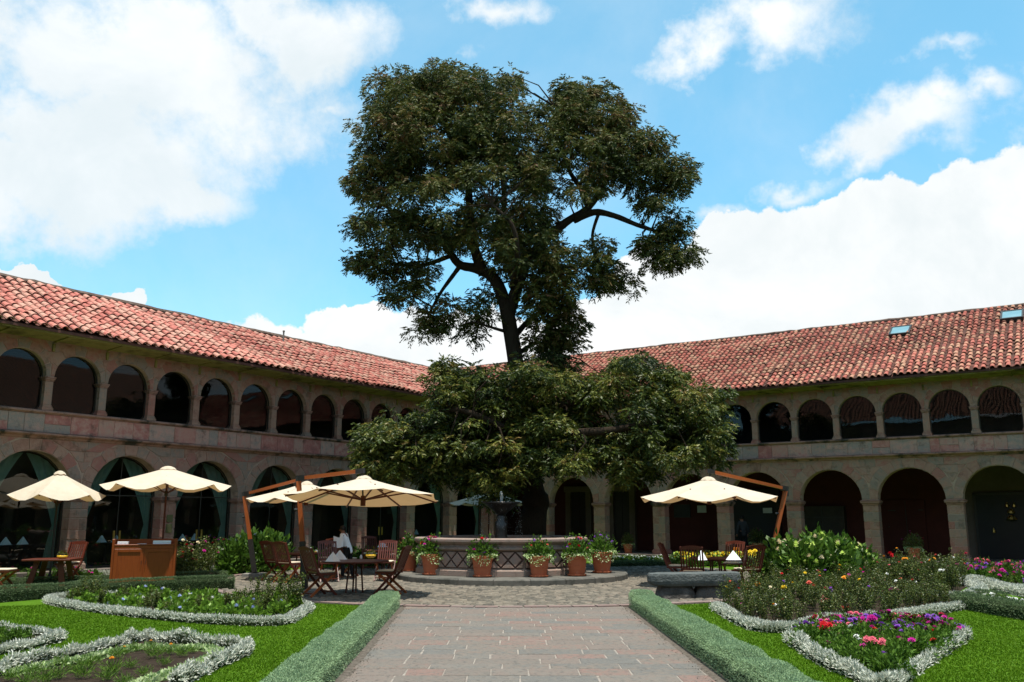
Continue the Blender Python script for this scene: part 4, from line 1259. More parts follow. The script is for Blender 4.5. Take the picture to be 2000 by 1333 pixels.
def inside(poly, X, Y_):
    px = np.array([p[0] for p in poly]); py = np.array([p[1] for p in poly]); r = np.zeros(len(X), bool); n = len(px); j = n - 1
    for i in range(n):
        c = ((py[i] > Y_) != (py[j] > Y_)) & (X < (px[j] - px[i]) * (Y_ - py[i]) / (py[j] - py[i] + 1e-12) + px[i]); r ^= c; j = i
    return r


def scatter_in(poly, n, margin=0.0):
    xs = [p[0] for p in poly]; ys = [p[1] for p in poly]; cx_ = sum(xs) / len(xs); cy_ = sum(ys) / len(ys); out = []
    pp = [((p[0] - cx_) * (1 - margin) + cx_, (p[1] - cy_) * (1 - margin) + cy_) for p in poly]; tries = 0
    mind = math.sqrt((max(xs) - min(xs)) * (max(ys) - min(ys)) / max(n, 1)) * .55
    while len(out) < n and tries < n * 60:
        tries += 1; x = random.uniform(min(xs), max(xs)); y = random.uniform(min(ys), max(ys))
        if inside(pp, np.array([x]), np.array([y]))[0] and (tries > n * 30 or all(math.hypot(x - a, y - b) > mind for a, b in out)): out.append((x, y))
    return out


SIL = dict(m=M['silver'], core=M['hedgecore'], cat='border plant', group='silver leaved borders of the flower beds', square=False)


def silver(label, pts, w=.24, h=.19, dens=2600, L=.055, W=.016, lump=.08, closed=False):
    c = catmull(pts, closed, 6)
    if closed: c.append(c[0])
    return hedge('silver_border', label, c, w, h, M['silver'], M['hedgecore'], dens, L, W, .035, lump, 'border plant', None, False, 0, .6, .45, thin=(.42, .72))


silver('clipped silver border round the bed of blue hydrangeas on the left', bedL1, .20, .13, 3000, .042, .013, closed=True)
silver('shaggy silver border round the bare soil bed at the bottom left corner', bedL2[:17], .12, .15, 3000, .046, .015, .28)
silver('silver border of the wedge bed cut by the left edge of the photo', bedL3, .13, .12, 2800, .048, .015, .15)
silver('silver border sweeping along the front of the rose bed on the right', bedR1[:13], .22, .15, 3000, .042, .013)
silver('silver border along the back of the rose bed', bedR1[13:17], .2, .14)
silver('ragged silver border round the pansy bed at the bottom right', bedR2[:12], .13, .16, 3000, .045, .014, .2)
silver('silver border in front of the magenta flowers at the right edge', G([(1890, 1141), (1925, 1146), (1955, 1154), (2000, 1165), (2080, 1184)]), .28, .2)
silver('short silver hook border beside the green hedge on the right', G([(1885, 1176), (1905, 1168), (1918, 1161), (1905, 1150), (1880, 1143)]), .24, .18)
silver('silver border in front of the roses right of the cabinet', G([(370, 1121), (410, 1120), (445, 1119), (490, 1117)]), .3, .2)
silver('silver border behind the low hedge left of the cabinet', G([(110, 1133), (160, 1131), (218, 1129)]), .3, .2)

# clipped hedges along the path and behind
xlA, xlB = path_edges(18.6)[0], path_edges(3)[0]
hedge('clipped_hedge', 'low clipped grey green hedge along the left side of the paved path', [(xlA - .24, 18.55, 0), (path_edges(14)[0] - .25, 14, 0), (path_edges(9)[0] - .26, 9, 0), (path_edges(6)[0] - .26, 6.2, 0)], .44, .31, M['hedgeleaf'], M['hedgecore'], 9500, .021, .008, .020, .05, thin=(.6, .55))
hedge('clipped_hedge', 'low clipped grey green hedge along the right side of the paved path', [(2.60, 18.55, 0), (2.61, 14, 0), (2.63, 9, 0), (2.63, 6.2, 0)], .44, .31, M['hedgeleaf'], M['hedgecore'], 9500, .021, .008, .020, .05, thin=(.6, .55))
hedge('clipped_hedge', 'long dark clipped hedge in front of the wooden cabinet', G([(-80, 1184), (0, 1176), (60, 1171), (150, 1165), (250, 1159), (350, 1154), (455, 1151)]), .42, .32, M['darkhedge'], M['hedgecore'], 3600, .035, .012, .02, .03)
hedge('clipped_hedge', 'dark clipped hedge behind the cabinet and the small bistro table', G([(-60, 1152), (20, 1150), (120, 1148), (217, 1144), (335, 1138), (440, 1134)]), .42, .26, M['darkhedge'], M['hedgecore'], 3200, .035, .012, .02, .03)
hedge('clipped_hedge', 'green clipped hedge running off the right edge below the silver hook', G([(1880, 1184), (1900, 1191), (1945, 1199), (2000, 1209), (2080, 1222)]), .45, .27, M['darkhedge'], M['hedgecore'], 3600, .04, .012, .02, .04)
hedge('clipped_hedge', 'short green clipped hedge stub behind the one at the right edge', G([(1895, 1170), (1930, 1173), (1958, 1179)]), .3, .2, M['darkhedge'], M['hedgecore'], 3600, .04, .012, .02, .04)
hedge('clipped_hedge', 'thin clipped hedge running along the red corridor on the right', G([(1660, 1112), (1800, 1113), (1900, 1114), (2060, 1117)]), .45, .2, M['darkhedge'], M['hedgecore'], 1500, .045, .018, .02, .03)
hedge('clipped_hedge', 'dark clipped hedge strip behind the fountain to its right', G([(1190, 1108), (1250, 1107), (1320, 1106), (1400, 1106)]), .45, .2, M['darkhedge'], M['hedgecore'], 1500, .045, .018, .02, .03)

# low succulent edging inside the bottom left bed
ed = G([(20, 1323), (60, 1314), (120, 1303), (165, 1295), (215, 1282), (262, 1273), (300, 1269), (350, 1273), (395, 1272), (425, 1280), (405, 1295), (370, 1308), (330, 1323), (290, 1338), (250, 1355)])
hedge('succulent_edging', 'pale green rosette edging inside the bare soil bed at the bottom left', catmull(ed, False, 5), .22, .06, M['varieg'], M['hedgecore'], 1500, .05, .032, .02, .1, 'border plant', None, False)

# ---- roses in the big right hand bed
rc = ['yellow', 'orange', 'coral', 'crimson', 'pink', 'magenta', 'purple', 'cream', 'red', 'white']
cn = dict(yellow='yellow', orange='orange', coral='coral', crimson='dark crimson', pink='pink', magenta='magenta', purple='mauve', cream='cream', red='bright red', white='white')
pts = scatter_in(bedR1, 95, .06)
for (x, y) in pts:
    c = random.choice(rc)
    rose_bush(x, y, c, 'rose bush with %s blossoms, right bed ' % cn[c] + spot(x, y, bedR1), 'rose bushes in the right bed (%s)' % cn[c], random.choice((0, 0, 1, 1)), random.uniform(.5, .72))
# taller roses behind and beside it
backR = G([(1440, 1165), (1560, 1160), (1700, 1150), (1860, 1165), (1900, 1140), (1880, 1122), (1700, 1118), (1660, 1125)])
soil(backR, 'soil_bed', .016)
for (x, y) in scatter_in(backR, 64, .0):
    c = random.choice(rc)
    rose_bush(x, y, c, 'tall %s rose towards the corridor, ' % cn[c] + spot(x, y, backR), 'tall rose bushes at the back of the right garden (%s)' % cn[c], random.choice((0, 0, 1, 1)), random.uniform(.62, .92))
# named close roses seen in the photo: yellow at the bench, orange, red
for (px, py, Yd, c, what) in ((1470, 905 + 175, 19.5, 'yellow', 'yellow roses standing beside the stone bench'), (1476, 1142, 18.6, 'orange', 'orange rose low beside the stone bench'), (1531, 1146, 18.2, 'yellow', 'pair of yellow roses in front of the hydrangeas'),
                              (1586, 1142, 18.0, 'coral', 'cluster of coral red roses in front of the hydrangeas'), (1620, 1150, 17.6, 'purple', 'mauve rose at the middle of the rose bed'), (1652, 1127, 19.5, 'orange', 'orange rose right of the hydrangeas'),
                              (1738, 1084, 24, 'red', 'tall bright red rose in front of the corridor'), (1820, 1094, 24, 'orange', 'tall orange rose in front of the corridor'), (1771, 1095, 24, 'orange', 'orange rose left of the potted plant on the right'),
                              (1747, 1154, 18.0, 'magenta', 'magenta rose right of the middle of the bed'), (1612, 1172, 16.6, 'pink', 'pink rose in the front of the rose bed'), (1648, 1190, 16.3, 'coral', 'coral rose low in the front of the bed'), (1838, 1115, 22, 'white', 'white rose near the corridor hedge')):
    p = at(px, py, Yd); o = empty('rose_bush', (p.x, p.y, 0.0)); tag(o, what, 'rose bush')
    b = MB(); b.tube([(.05, .02, 0), (.02, 0, p.z * .5), (0, 0, p.z)], [.007, .006, .004], 5); b.build('stems', M['stem'], o)
    P = np.stack([rng.normal(0, .06, 110), rng.normal(0, .06, 110), rng.uniform(.15, .92, 110) * p.z], 1); V, Q = leaves(P, rot_dirs(110), rng.uniform(.035, .06, 110), rng.uniform(.02, .035, 110)); link('foliage', np_mesh('foliage', V, Q, M['rosefol'], rng.uniform(0, .8, 110)), o)
    for k in range(random.choice((2, 3))):
        f = link('blossom', BL[c], o, (random.uniform(-.07, .07), random.uniform(-.07, .07), p.z + random.uniform(-.05, .04))); f.scale = (1.35,) * 3; f.rotation_euler = (random.uniform(.2, .9), random.uniform(-.4, .4), random.uniform(0, 6))

# pansies and petunias in the triangular bed
for (x, y) in scatter_in(bedR2, 66, .14):
    far = y > gr(1700, 1256).y
    cs = random.choice((['plum', 'plum', 'crimson'], ['plum'], ['plum', 'magenta'], ['magenta', 'pink'], ['purple'])) if far else ['magenta', 'plum', 'purple', 'white', 'red', 'magenta']
    bedding(x, y, cs, ('dark plum pansy of the triangular bed, ' if far else 'leafy petunia of the triangular bed, ') + spot(x, y, bedR2), 'pansies of the triangular bed, back' if far else 'petunias of the triangular bed, front', random.uniform(.95, 1.25), random.choice((6, 8, 10)) if far else random.choice((0, 0, 1, 2)), fs=1.0, zs=.85)
for (px, py, c, n, what) in ((1618, 1245, 'red', 7, 'bright red geranium cluster in the triangular bed'), (1715, 1282, 'pink', 8, 'pink petunia cluster at the front of the triangular bed'), (1700, 1228, 'magenta', 9, 'magenta petunia cluster at the back of the triangular bed'), (1830, 1228, 'purple', 6, 'violet flower spike at the right of the triangular bed')):
    p = gr(px, py + 22); o = empty('flower_cluster', (p.x, p.y, .02)); tag(o, what, 'flowering plant')
    link('foliage', PET[0], o)
    for k in range(n):
        f = link('blossom', BL[c], o, (random.gauss(0, .06), random.gauss(0, .06), .27 + random.uniform(-.03, .05))); f.scale = (1.1,) * 3; f.rotation_euler = (random.uniform(0, 1), random.uniform(-.5, .5), 0)

# magenta bed at the right edge
bedR4 = G([(1880, 1138), (1955, 1149), (2100, 1180), (2100, 1122), (1900, 1120)])
soil(bedR4, 'soil_bed', .018)
for (x, y) in scatter_in(bedR4, 34, 0):
    bedding(x, y, ['magenta', 'magenta', 'pink', 'purple'], 'magenta petunia bed at the right edge, ' + spot(x, y, bedR4), 'magenta petunias at the right edge', random.uniform(1.1, 1.6), 7, zs=1.2)
for (px, py) in ((1935, 1182), (1950, 1187), (1965, 1190), (1985, 1194), (2005, 1197), (2020, 1202)):
    p = gr(px, py); bedding(p.x, p.y, ['white'], 'small white flowering plant behind the green hedge at the right edge', 'white flowers behind the right hedge', .8, 8)

# hydrangea bushes
HYD = [bush_mesh('foliage', .55, .95, 900, .17, .10, M['broad'], .35, .05, .45) for _ in range(3)]
HYDS = [bush_mesh('foliage', .20, .30, 300, .10, .065, M['hydsmall'], .45, .02, .25) for _ in range(3)]


def hydrangea(x, y, s, heads, label, group=None, zs=1.0, cols=('lime', 'lime', 'cream'), small=False):
    o = empty('hydrangea', (x, y, .0), random.uniform(0, 6)); o.scale = (s, s, s * zs); tag(o, label, 'hydrangea', group)
    link('foliage', random.choice(HYDS if small else HYD), o); link('stems', stems_mesh(.3 if not small else .15, .6 if not small else .2, 5, .008), o)
    R, H = (.2, .30) if small else (.55, .95)
    for k in range(heads):
        a = random.uniform(0, 6.28); el = random.uniform(.35, 1.4)
        f = link('flower_head', BIG[random.choice(cols)], o, (R * math.cos(el) * math.cos(a), R * math.cos(el) * math.sin(a), H * math.sin(el) * 1.0 + .03)); f.scale = (.75,) * 3 if not small else (.55,) * 3
        f.rotation_euler = (random.uniform(-.4, .4), random.uniform(-.4, .4), 0)


k = 0
for (px, py, s, zs) in ((1530, 1142, 1.15, 1.25), (1575, 1148, 1.2, 1.2), (1625, 1146, 1.2, 1.25), (1670, 1138, 1.1, 1.2), (1555, 1132, 1.1, 1.3), (1605, 1130, 1.2, 1.35), (1650, 1128, 1.1, 1.25), (1690, 1128, .8, 1.1)):
    p = gr(px, py); k += 1; hydrangea(p.x, p.y, s, 15, 'tall hydrangea with lime white heads, %s' % ('nearest the stone bench', 'second from the bench in front', 'third from the bench in front', 'right end of the front row', 'left end of the back row', 'middle of the back row', 'right of the middle at the back', 'smallest at the right end')[k - 1], 'tall hydrangeas on the right', zs * .80, ('lime', 'cream', 'lime'))
for (px, py, s, zs) in ((455, 1122, .95, 1.15), (495, 1120, 1.05, 1.2), (530, 1118, 1.05, 1.15), (515, 1112, 1.05, 1.2), (470, 1112, 1, 1.15)):
    p = gr(px, py); hydrangea(p.x, p.y, s, 2, 'leafy hydrangea bush between the rose bed and the leaning parasol pole', 'hydrangeas behind the left chairs', zs, ('lime', 'blue'))
# small blue hydrangeas inside the left bed
for (x, y) in scatter_in(bedL1, 70, .14):
    q = random.random()
    if q < .62: hydrangea(x, y, random.uniform(.8, 1.1), random.choice((0, 1, 1, 2)), 'small green hydrangea of the left bed, ' + spot(x, y, bedL1), 'small hydrangeas in the left bed', .8, ('blue', 'blue', 'white'), True)
    else:
        stm, fol, _ = ROSE[0]; o = empty('leafy_shrub', (x, y, .02), random.uniform(0, 6)); s = random.uniform(.42, .6); o.scale = (s,) * 3; tag(o, 'thin dark stemmed shrub of the left bed, ' + spot(x, y, bedL1), 'shrub', 'thin shrubs in the left bed')
        link('stems', stm, o); link('foliage', fol, o)
for (px, py, s) in ((500, 1185, .8), (545, 1188, .95), (558, 1190, .75), (570, 1192, .9), (525, 1190, .7), (160, 1178, .7), (185, 1180, .75)):
    p = gr(px, py); stm, fol, _ = ROSE[1]; o = empty('leafy_shrub', (p.x, p.y, .02), random.uniform(0, 6)); o.scale = (s,) * 3
    link('stems', stm, o); link('foliage', HYDS[1], o); link('foliage', fol, o)
    tag(o, 'upright leafy shoot standing above the silver border at the %s end of the left bed' % ('right' if px > 400 else 'left'), 'shrub', 'upright shoots at the %s end of the left bed' % ('right' if px > 400 else 'left'))

# feathery marigold seedlings in the bare bed
FEA = []
for k in range(3):
    n = 260; P = np.stack([rng.normal(0, .03, n), rng.normal(0, .03, n), rng.uniform(0, .05, n)], 1); D = unit(np.stack([rng.normal(0, .7, n), rng.normal(0, .7, n), rng.uniform(.3, 1.2, n)], 1)); P += D * rng.uniform(0, .14, n)[:, None]
    V, Q = leaves(P, D, rng.uniform(.04, .09, n), .008); FEA.append(np_mesh('foliage', V, Q, M['petfol'], rng.uniform(.2, 1, n)))
for (px, py, s, fl) in ((225, 1290, 1.0, 0), (262, 1276, .8, 0), (300, 1290, 1.2, 0), (330, 1283, .9, 1), (355, 1287, .9, 0), (118, 1305, .9, 0), (170, 1310, 1.1, 0), (160, 1330, 1.1, 0), (218, 1322, 1.2, 1), (205, 1335, 1, 0), (280, 1325, .8, 0), (255, 1310, .8, 0), (60, 1325, 1, 0),
                        (110, 1332, 1.1, 0), (20, 1335, 1, 0), (320, 1305, .8, 0), (295, 1270, .7, 1), (243, 1283, .7, 1), (375, 1280, .7, 0), (190, 1296, .6, 0), (145, 1318, .8, 0), (85, 1340, 1, 0), (50, 1345, 1, 0), (240, 1345, .9, 0)):
    p = gr(px, py); o = link('foliage', random.choice(FEA), None); r = empty('marigold', (p.x, p.y, .02), random.uniform(0, 6)); r.scale = (s,) * 3; o.parent = r
    r.scale = (s * .8,) * 3
    tag(r, 'marigold seedling of the bare bed, ' + spot(p.x, p.y, bedL2) + (' (one bloom)' if fl else ''), 'seedling', 'marigold seedlings with a bloom' if fl else 'marigold seedlings without bloom')
    if fl: f = link('blossom', BL['orange'], r, (.02, 0, .18)); f.scale = (.9,) * 3
for (px, py) in ((0, 1255), (40, 1256), (-30, 1250), (20, 1262)):
    p = gr(px, py); bedding(p.x, p.y, ['red'], 'dark leafy plant in the wedge bed at the left edge', 'plants of the wedge bed', .8, 0)

# left rear flower beds
rb = G([(340, 1136), (440, 1120), (445, 1108), (340, 1110)])
soil(rb, 'soil_bed', .016)
for (x, y) in scatter_in(rb, 34, 0):
    c = random.choice(['crimson', 'red', 'pink', 'cream', 'magenta']); rose_bush(x, y, c, '%s rose right of the cabinet, ' % cn[c] + spot(x, y, rb), 'rose bushes beside the cabinet (%s)' % cn[c], 2, random.uniform(.9, 1.2))
pb = G([(-40, 1142), (215, 1136), (215, 1120), (-40, 1126)])
soil(pb, 'soil_bed', .016)
for (x, y) in scatter_in(pb, 26, 0):
    bedding(x, y, ['magenta', 'pink', 'purple'], 'low magenta flowered plant by the arcade step, ' + spot(x, y, pb), 'magenta bedding plants on the left', random.uniform(1, 1.3), random.choice((0, 1, 3)))

# back right: yellow daisies and white bedding
for k in range(34):
    p = gr(1322 + k * 5.6, 1106 + random.uniform(-3, 3)); o = bedding(p.x, p.y, ['yellow', 'lime', 'yellow'], 'yellow flowering plant in the row behind the right hand table', 'yellow flowers behind the right table', 1.25, 13, fs=1.1, zs=1.3)
for k in range(22):
    p = gr(1195 + k * 5.6, 1103 + random.uniform(-3, 3)); bedding(p.x, p.y, ['white'], 'low white flowering plant in the strip right of the fountain', 'white flowers right of the fountain', 1.1, 5)
for k, (px, py) in enumerate(((700, 1112), (715, 1111), (690, 1112), (735, 1110), (630, 1112), (650, 1112), (610, 1112), (745, 1110))):
    p = gr(px, py); bedding(p.x, p.y, ['lime', 'white', 'yellow'], 'pale flowering plant between the tables and the arcade step', 'pale flowers behind the left tables', 1.7, 5, zs=1.5)

# grass blades of the near lawn


def grass():
    N = 420000
    Y_ = 8.0 + 12.5 * rng.uniform(0, 1, N) ** 1.25; X = rng.uniform(-.64, .64, N) * Y_
    keep = np.hypot(X - TC[0], Y_ - TC[1]) > TR + .24
    xl = -1.95 - (Y_ - 10.3) * .038
    keep &= (X < xl - .45) | (X > 2.85)
    for bd in (bedL1, bedL2, bedL3, bedR1, bedR2, bedR4, backR): keep &= ~inside(bd, X, Y_)
    ha = gr(0, 1180).y; keep &= ~((X < -5.5) & (Y_ > ha + .0 + .1 * 0 + (X + 9) * .55 + .2))
    X, Y_ = X[keep], Y_[keep]; n = len(X); P = np.stack([X, Y_, np.zeros(n)], 1)
    D = unit(np.stack([rng.normal(0, .5, n), rng.normal(0, .5, n), np.ones(n)], 1))
    L = rng.uniform(.014, .032, n)[:, None]; sd = unit(np.cross(D, rng.normal(size=(n, 3)))) * (.0025 + .0006 * Y_)[:, None]
    V = np.stack([P - sd, P + sd, P + D * L], 1).reshape(-1, 3); Q = np.arange(n * 3).reshape(n, 3)
    big = np.sin(X * .9 + 1.3 * np.sin(Y_ * .7)) * .5 + np.sin(Y_ * 2.1 + X * .4) * .4
    o = link('grass', np_mesh('grass', V, Q, M['grassblade'], np.clip(rng.normal(.45, .2, n) + .16 * big, 0, 1), 3)); tag(o, 'short mown green grass of the front lawns', 'grass', None, 'stuff')


grass()

# ------------------------------------------------------------------ the big tree


def tree():
    YT = 30.5
    root = empty('tree', tuple(gr(1035, 1104)[:2]) + (0,)); base = Vector(root.location)
    tag(root, 'huge dark evergreen tree with a bare leaning trunk behind the fountain', 'tree')
    def p(x, y, dy=0): return at(x, y, YT + dy) - base
    bt = MB()
    def limb(pts, r0, r1, n=9):
        P = catmull([p(*q) for q in pts], False, 5); m = len(P)
        rad = [(r0 + (r1 - r0) * i / (m - 1)) * random.uniform(.95, 1.05) for i in range(m)]
        bt.tube(P, rad, n); return P
    base3 = gr(1036, 1104) - base
    YT = 30.5
    LIMBS = []
    tp = catmull([Vector((0, 0, -.05)), p(1036, 1050), p(1046, 985), p(1040, 940), p(1028, 860), p(1018, 780), p(1006, 700), p(996, 640), p(986, 585)], False, 6)
    m = len(tp); rad = []
    for i in range(m):
        t = i / (m - 1); rad.append((.62 * (1 - t) ** 8 + .36 * (1 - t) + .25 * t) * (1.0 + (.22 if 12 <= i <= 14 else 0)))
    bt.tube(tp, rad, 14)
    LIMBS.append(tp)
    for q, a, b_ in (
        ([(990, 600), (965, 545), (930, 525), (895, 515), (860, 470), (800, 440), (750, 400)], .24, .06),
        ([(945, 535), (925, 480), (917, 400), (910, 330), (880, 270), (850, 200, -.5)], .21, .05),
        ([(912, 350), (860, 310), (800, 290), (740, 270, -1)], .13, .04),
        ([(992, 620), (1010, 560), (1030, 510), (1060, 475), (1105, 435), (1150, 405), (1185, 350), (1205, 290), (1230, 240)], .24, .05),
        ([(1120, 430), (1160, 415), (1200, 422), (1245, 440), (1290, 455), (1330, 470)], .15, .035),
        ([(1170, 415), (1157, 460), (1166, 500), (1180, 540)], .07, .03),
        ([(1150, 405), (1135, 370), (1110, 330), (1090, 270), (1085, 210)], .12, .03),
        ([(1190, 350), (1240, 330), (1290, 330), (1330, 350)], .09, .03),
        ([(900, 518), (880, 545), (862, 570), (845, 600), (830, 630)], .09, .03),
        ([(880, 500), (820, 520), (770, 515), (730, 520)], .09, .03),
        ([(1010, 560, 1), (980, 470, 2.5), (985, 380, 3), (970, 280, 3), (965, 200, 2.5)], .17, .05),
        ([(1000, 560, -.5), (1010, 500, -2.5), (1000, 440, -3), (960, 400, -3)], .12, .04),
        ([(1003, 660, .3), (1040, 620, .5), (1080, 600, .3), (1105, 560)], .12, .03),
        ([(1000, 700), (1050, 670, 1), (1090, 690, 1)], .1, .03),
        ([(995, 650), (960, 640, -.5), (930, 630, -1)], .07, .025),
        ([(1030, 900), (1000, 850, -2), (950, 820, -3), (880, 800, -3), (800, 830, -2.5)], .16, .05),
        ([(1025, 860), (1080, 800, -1.5), (1150, 780, -2), (1230, 750, -2), (1260, 700, -1.5)], .18, .05),
        ([(1030, 880), (1100, 850, -2.5), (1200, 840, -3), (1300, 820, -2.5), (1380, 830, -2)], .18, .05),
        ([(1020, 800), (960, 760, 0), (900, 740, 0), (870, 720, 0)], .12, .04),
        ([(860, 820, -2), (800, 860, -2), (740, 880, -2)], .09, .03),
    ): LIMBS.append(limb(q, a, b_))
    bt.build('trunk', M['bark'], root, smooth=True)
    nodes = np.array([v[:] for L in LIMBS for v in L])
    tw = MB()

    def crown(blobs, name, m, per_area, nsp, leafL, depthf, huec, Y0):
        cl = []
        for (x, y, rx, ry, *o) in blobs:
            dens = o[0] if o else 1.0; dep = o[1] if len(o) > 1 else 0
            n = max(3, int(rx * ry / per_area * dens * 2.2))
            d = unit(rng.normal(0, 1, (n, 3))); rr = rng.uniform(.35, 1, n) ** .6
            for i in range(n):
                qx = x + d[i, 0] * rx * rr[i]; qy = y - d[i, 2] * ry * rr[i]; dd = d[i, 1] * rr[i] * (rx + ry) / 2 / 52 + dep + rng.normal(0, .2) + rng.uniform(-1, 1) * depthf(qx, qy)
                cl.append(at(qx, qy, Y0 + dd) - base)
        cl = np.array([c[:] for c in cl]); nc = len(cl)
        # twigs to the nearest limb point
        for i in range(0, nc, 2):
            dist = np.linalg.norm(nodes - cl[i], axis=1); j = int(dist.argmin()); a = Vector(nodes[j]); b_ = Vector(cl[i])
            if dist[j] > 2.2: continue
            mid = a.lerp(b_, .5) + Vector((random.gauss(0, .15), random.gauss(0, .15), .12 * dist[j]))
            tw.tube([a, mid, b_], [.035, .022, .01], 4, cap=False)
        sp = nc * nsp; idx = np.repeat(np.arange(nc), nsp); cr = rng.uniform(.28, .56, nc)[idx]
        d = unit(rng.normal(0, 1, (sp, 3)) + np.array([0, 0, .25])); rr = rng.uniform(.25, 1, sp) ** .55
        B = cl[idx] + d * (cr * rr)[:, None] * np.array([1, 1, .62])
        D = unit(d * np.array([1, 1, .4]) + np.array([0, 0, -.35]) + rng.normal(0, .3, (sp, 3)))
        k = 8; lst = []
        S = unit(np.cross(D, np.array([0, 0, 1.0]) + rng.normal(0, .25, (sp, 3))))
        sprL = rng.uniform(.16, .28, sp)
        hue = np.clip(huec + rng.normal(0, .14, nc)[idx] + rng.normal(0, .10, sp), 0, 1)
        # young reddish growth sits at the outside top
        topm = (d[:, 2] > .45) & (rng.random(sp) < .35)
        for i in range(k):
            f = (i // 2 + .5) / (k / 2); sg = 1 if i % 2 else -1
            P = B + D * (sprL * f)[:, None] + np.array([0, 0, -1.0]) * (sprL * f * f * .3)[:, None]
            dl = unit(D * .75 + S * sg * .75 + rng.normal(0, .16, (sp, 3)) + np.array([0, 0, -.25]))
            V, Q = leaves(P, dl, leafL * rng.uniform(.7, 1.25, sp), leafL * .34 * rng.uniform(.8, 1.2, sp), .15)
            vv = np.clip(hue + rng.normal(0, .10, sp) + topm * .30, 0, 1); lst.append((V, Q, vv))
        V, Q, A = cat_leaves(lst)
        lf = link(name, np_mesh(name, V, Q, m, A), root); tag(lf, kind='stuff'); return nc

    upper = [(800, 190, 85, 55), (870, 160, 70, 38), (960, 175, 75, 38), (760, 260, 65, 65), (860, 250, 85, 65), (960, 255, 70, 60), (735, 350, 45, 50), (820, 345, 80, 55), (915, 320, 60, 45), (1000, 320, 50, 55),
             (1100, 205, 50, 40), (1160, 205, 75, 45), (1225, 265, 60, 55), (1290, 310, 50, 42), (1330, 350, 28, 36), (1120, 285, 75, 50), (1205, 330, 75, 40), (1280, 385, 45, 28), (1130, 365, 45, 28, .7),
             (725, 440, 32, 40), (745, 510, 42, 38), (800, 450, 60, 45), (820, 535, 50, 32, .8), (790, 590, 32, 30, .7), (835, 625, 45, 22, .7), (840, 648, 35, 12, .6),
             (880, 440, 50, 50), (960, 420, 50, 55), (1000, 500, 55, 50), (1050, 440, 35, 35), (1085, 505, 45, 38), (1060, 560, 48, 32), (1110, 530, 30, 34), (700, 370, 12, 14), (870, 590, 28, 30, .5),
             (1325, 440, 32, 28), (1305, 490, 50, 26), (1262, 480, 25, 22, .8), (1170, 500, 30, 28), (1205, 545, 38, 32), (1165, 555, 26, 16), (1345, 490, 16, 20), (1290, 525, 25, 12, .6),
             (950, 590, 35, 26, .5), (1075, 610, 50, 40, .9), (925, 645, 40, 18, .6), (955, 615, 25, 20, .5), (1110, 640, 26, 40), (1060, 660, 40, 34, .9), (1090, 700, 40, 30), (700, 510, 12, 12, .7), (1052, 330, 40, 50), (1052, 245, 34, 36, .8), (1045, 400, 35, 35)]
    def dU(x, y):
        e = 1 - ((x - 960) / 330) ** 2 - ((y - 350) / 300) ** 2; return 2.6 * math.sqrt(max(.0, e))
    nU = crown(upper, 'crown', M['treeleaf'], 190, 35, .14, dU, .44, YT)
    lower = [(735, 880, 38, 45), (760, 835, 38, 24), (725, 855, 22, 20), (880, 745, 45, 28), (900, 800, 60, 50), (860, 850, 70, 50), (820, 900, 60, 34), (960, 780, 60, 42), (1000, 850, 75, 55), (955, 905, 60, 30), (1060, 750, 60, 34),
             (1090, 830, 65, 60), (1170, 760, 55, 38), (1240, 715, 42, 26), (1290, 755, 45, 36), (1260, 820, 75, 55), (1345, 790, 50, 35), (1385, 830, 36, 52), (1220, 880, 80, 42), (1330, 880, 55, 38), (1120, 885, 60, 32), (900, 935, 55, 18, .8),
             (1000, 725, 50, 20), (870, 715, 16, 10, .6), (925, 728, 22, 14, .7), (1395, 890, 28, 20, .7), (760, 910, 40, 20), (1050, 905, 60, 24), (1240, 930, 45, 14, .7), (1400, 770, 14, 14, .5), (960, 945, 50, 18, .7), (980, 975, 26, 10, .5)]
    def dL_(x, y): return 1.6 * math.sqrt(max(0, 1 - ((x - 1060) / 380) ** 2))
    nL = crown(lower, 'lower_crown', M['lowleaf'], 170, 38, .14, dL_, .42, YT - 1.6)
    tag(tw.build('twigs', M['bark'], root), kind='stuff')
    print('clumps', nU, nL)


tree()

# ------------------------------------------------------------------ fountain
FX, FY = -.33, 27.45


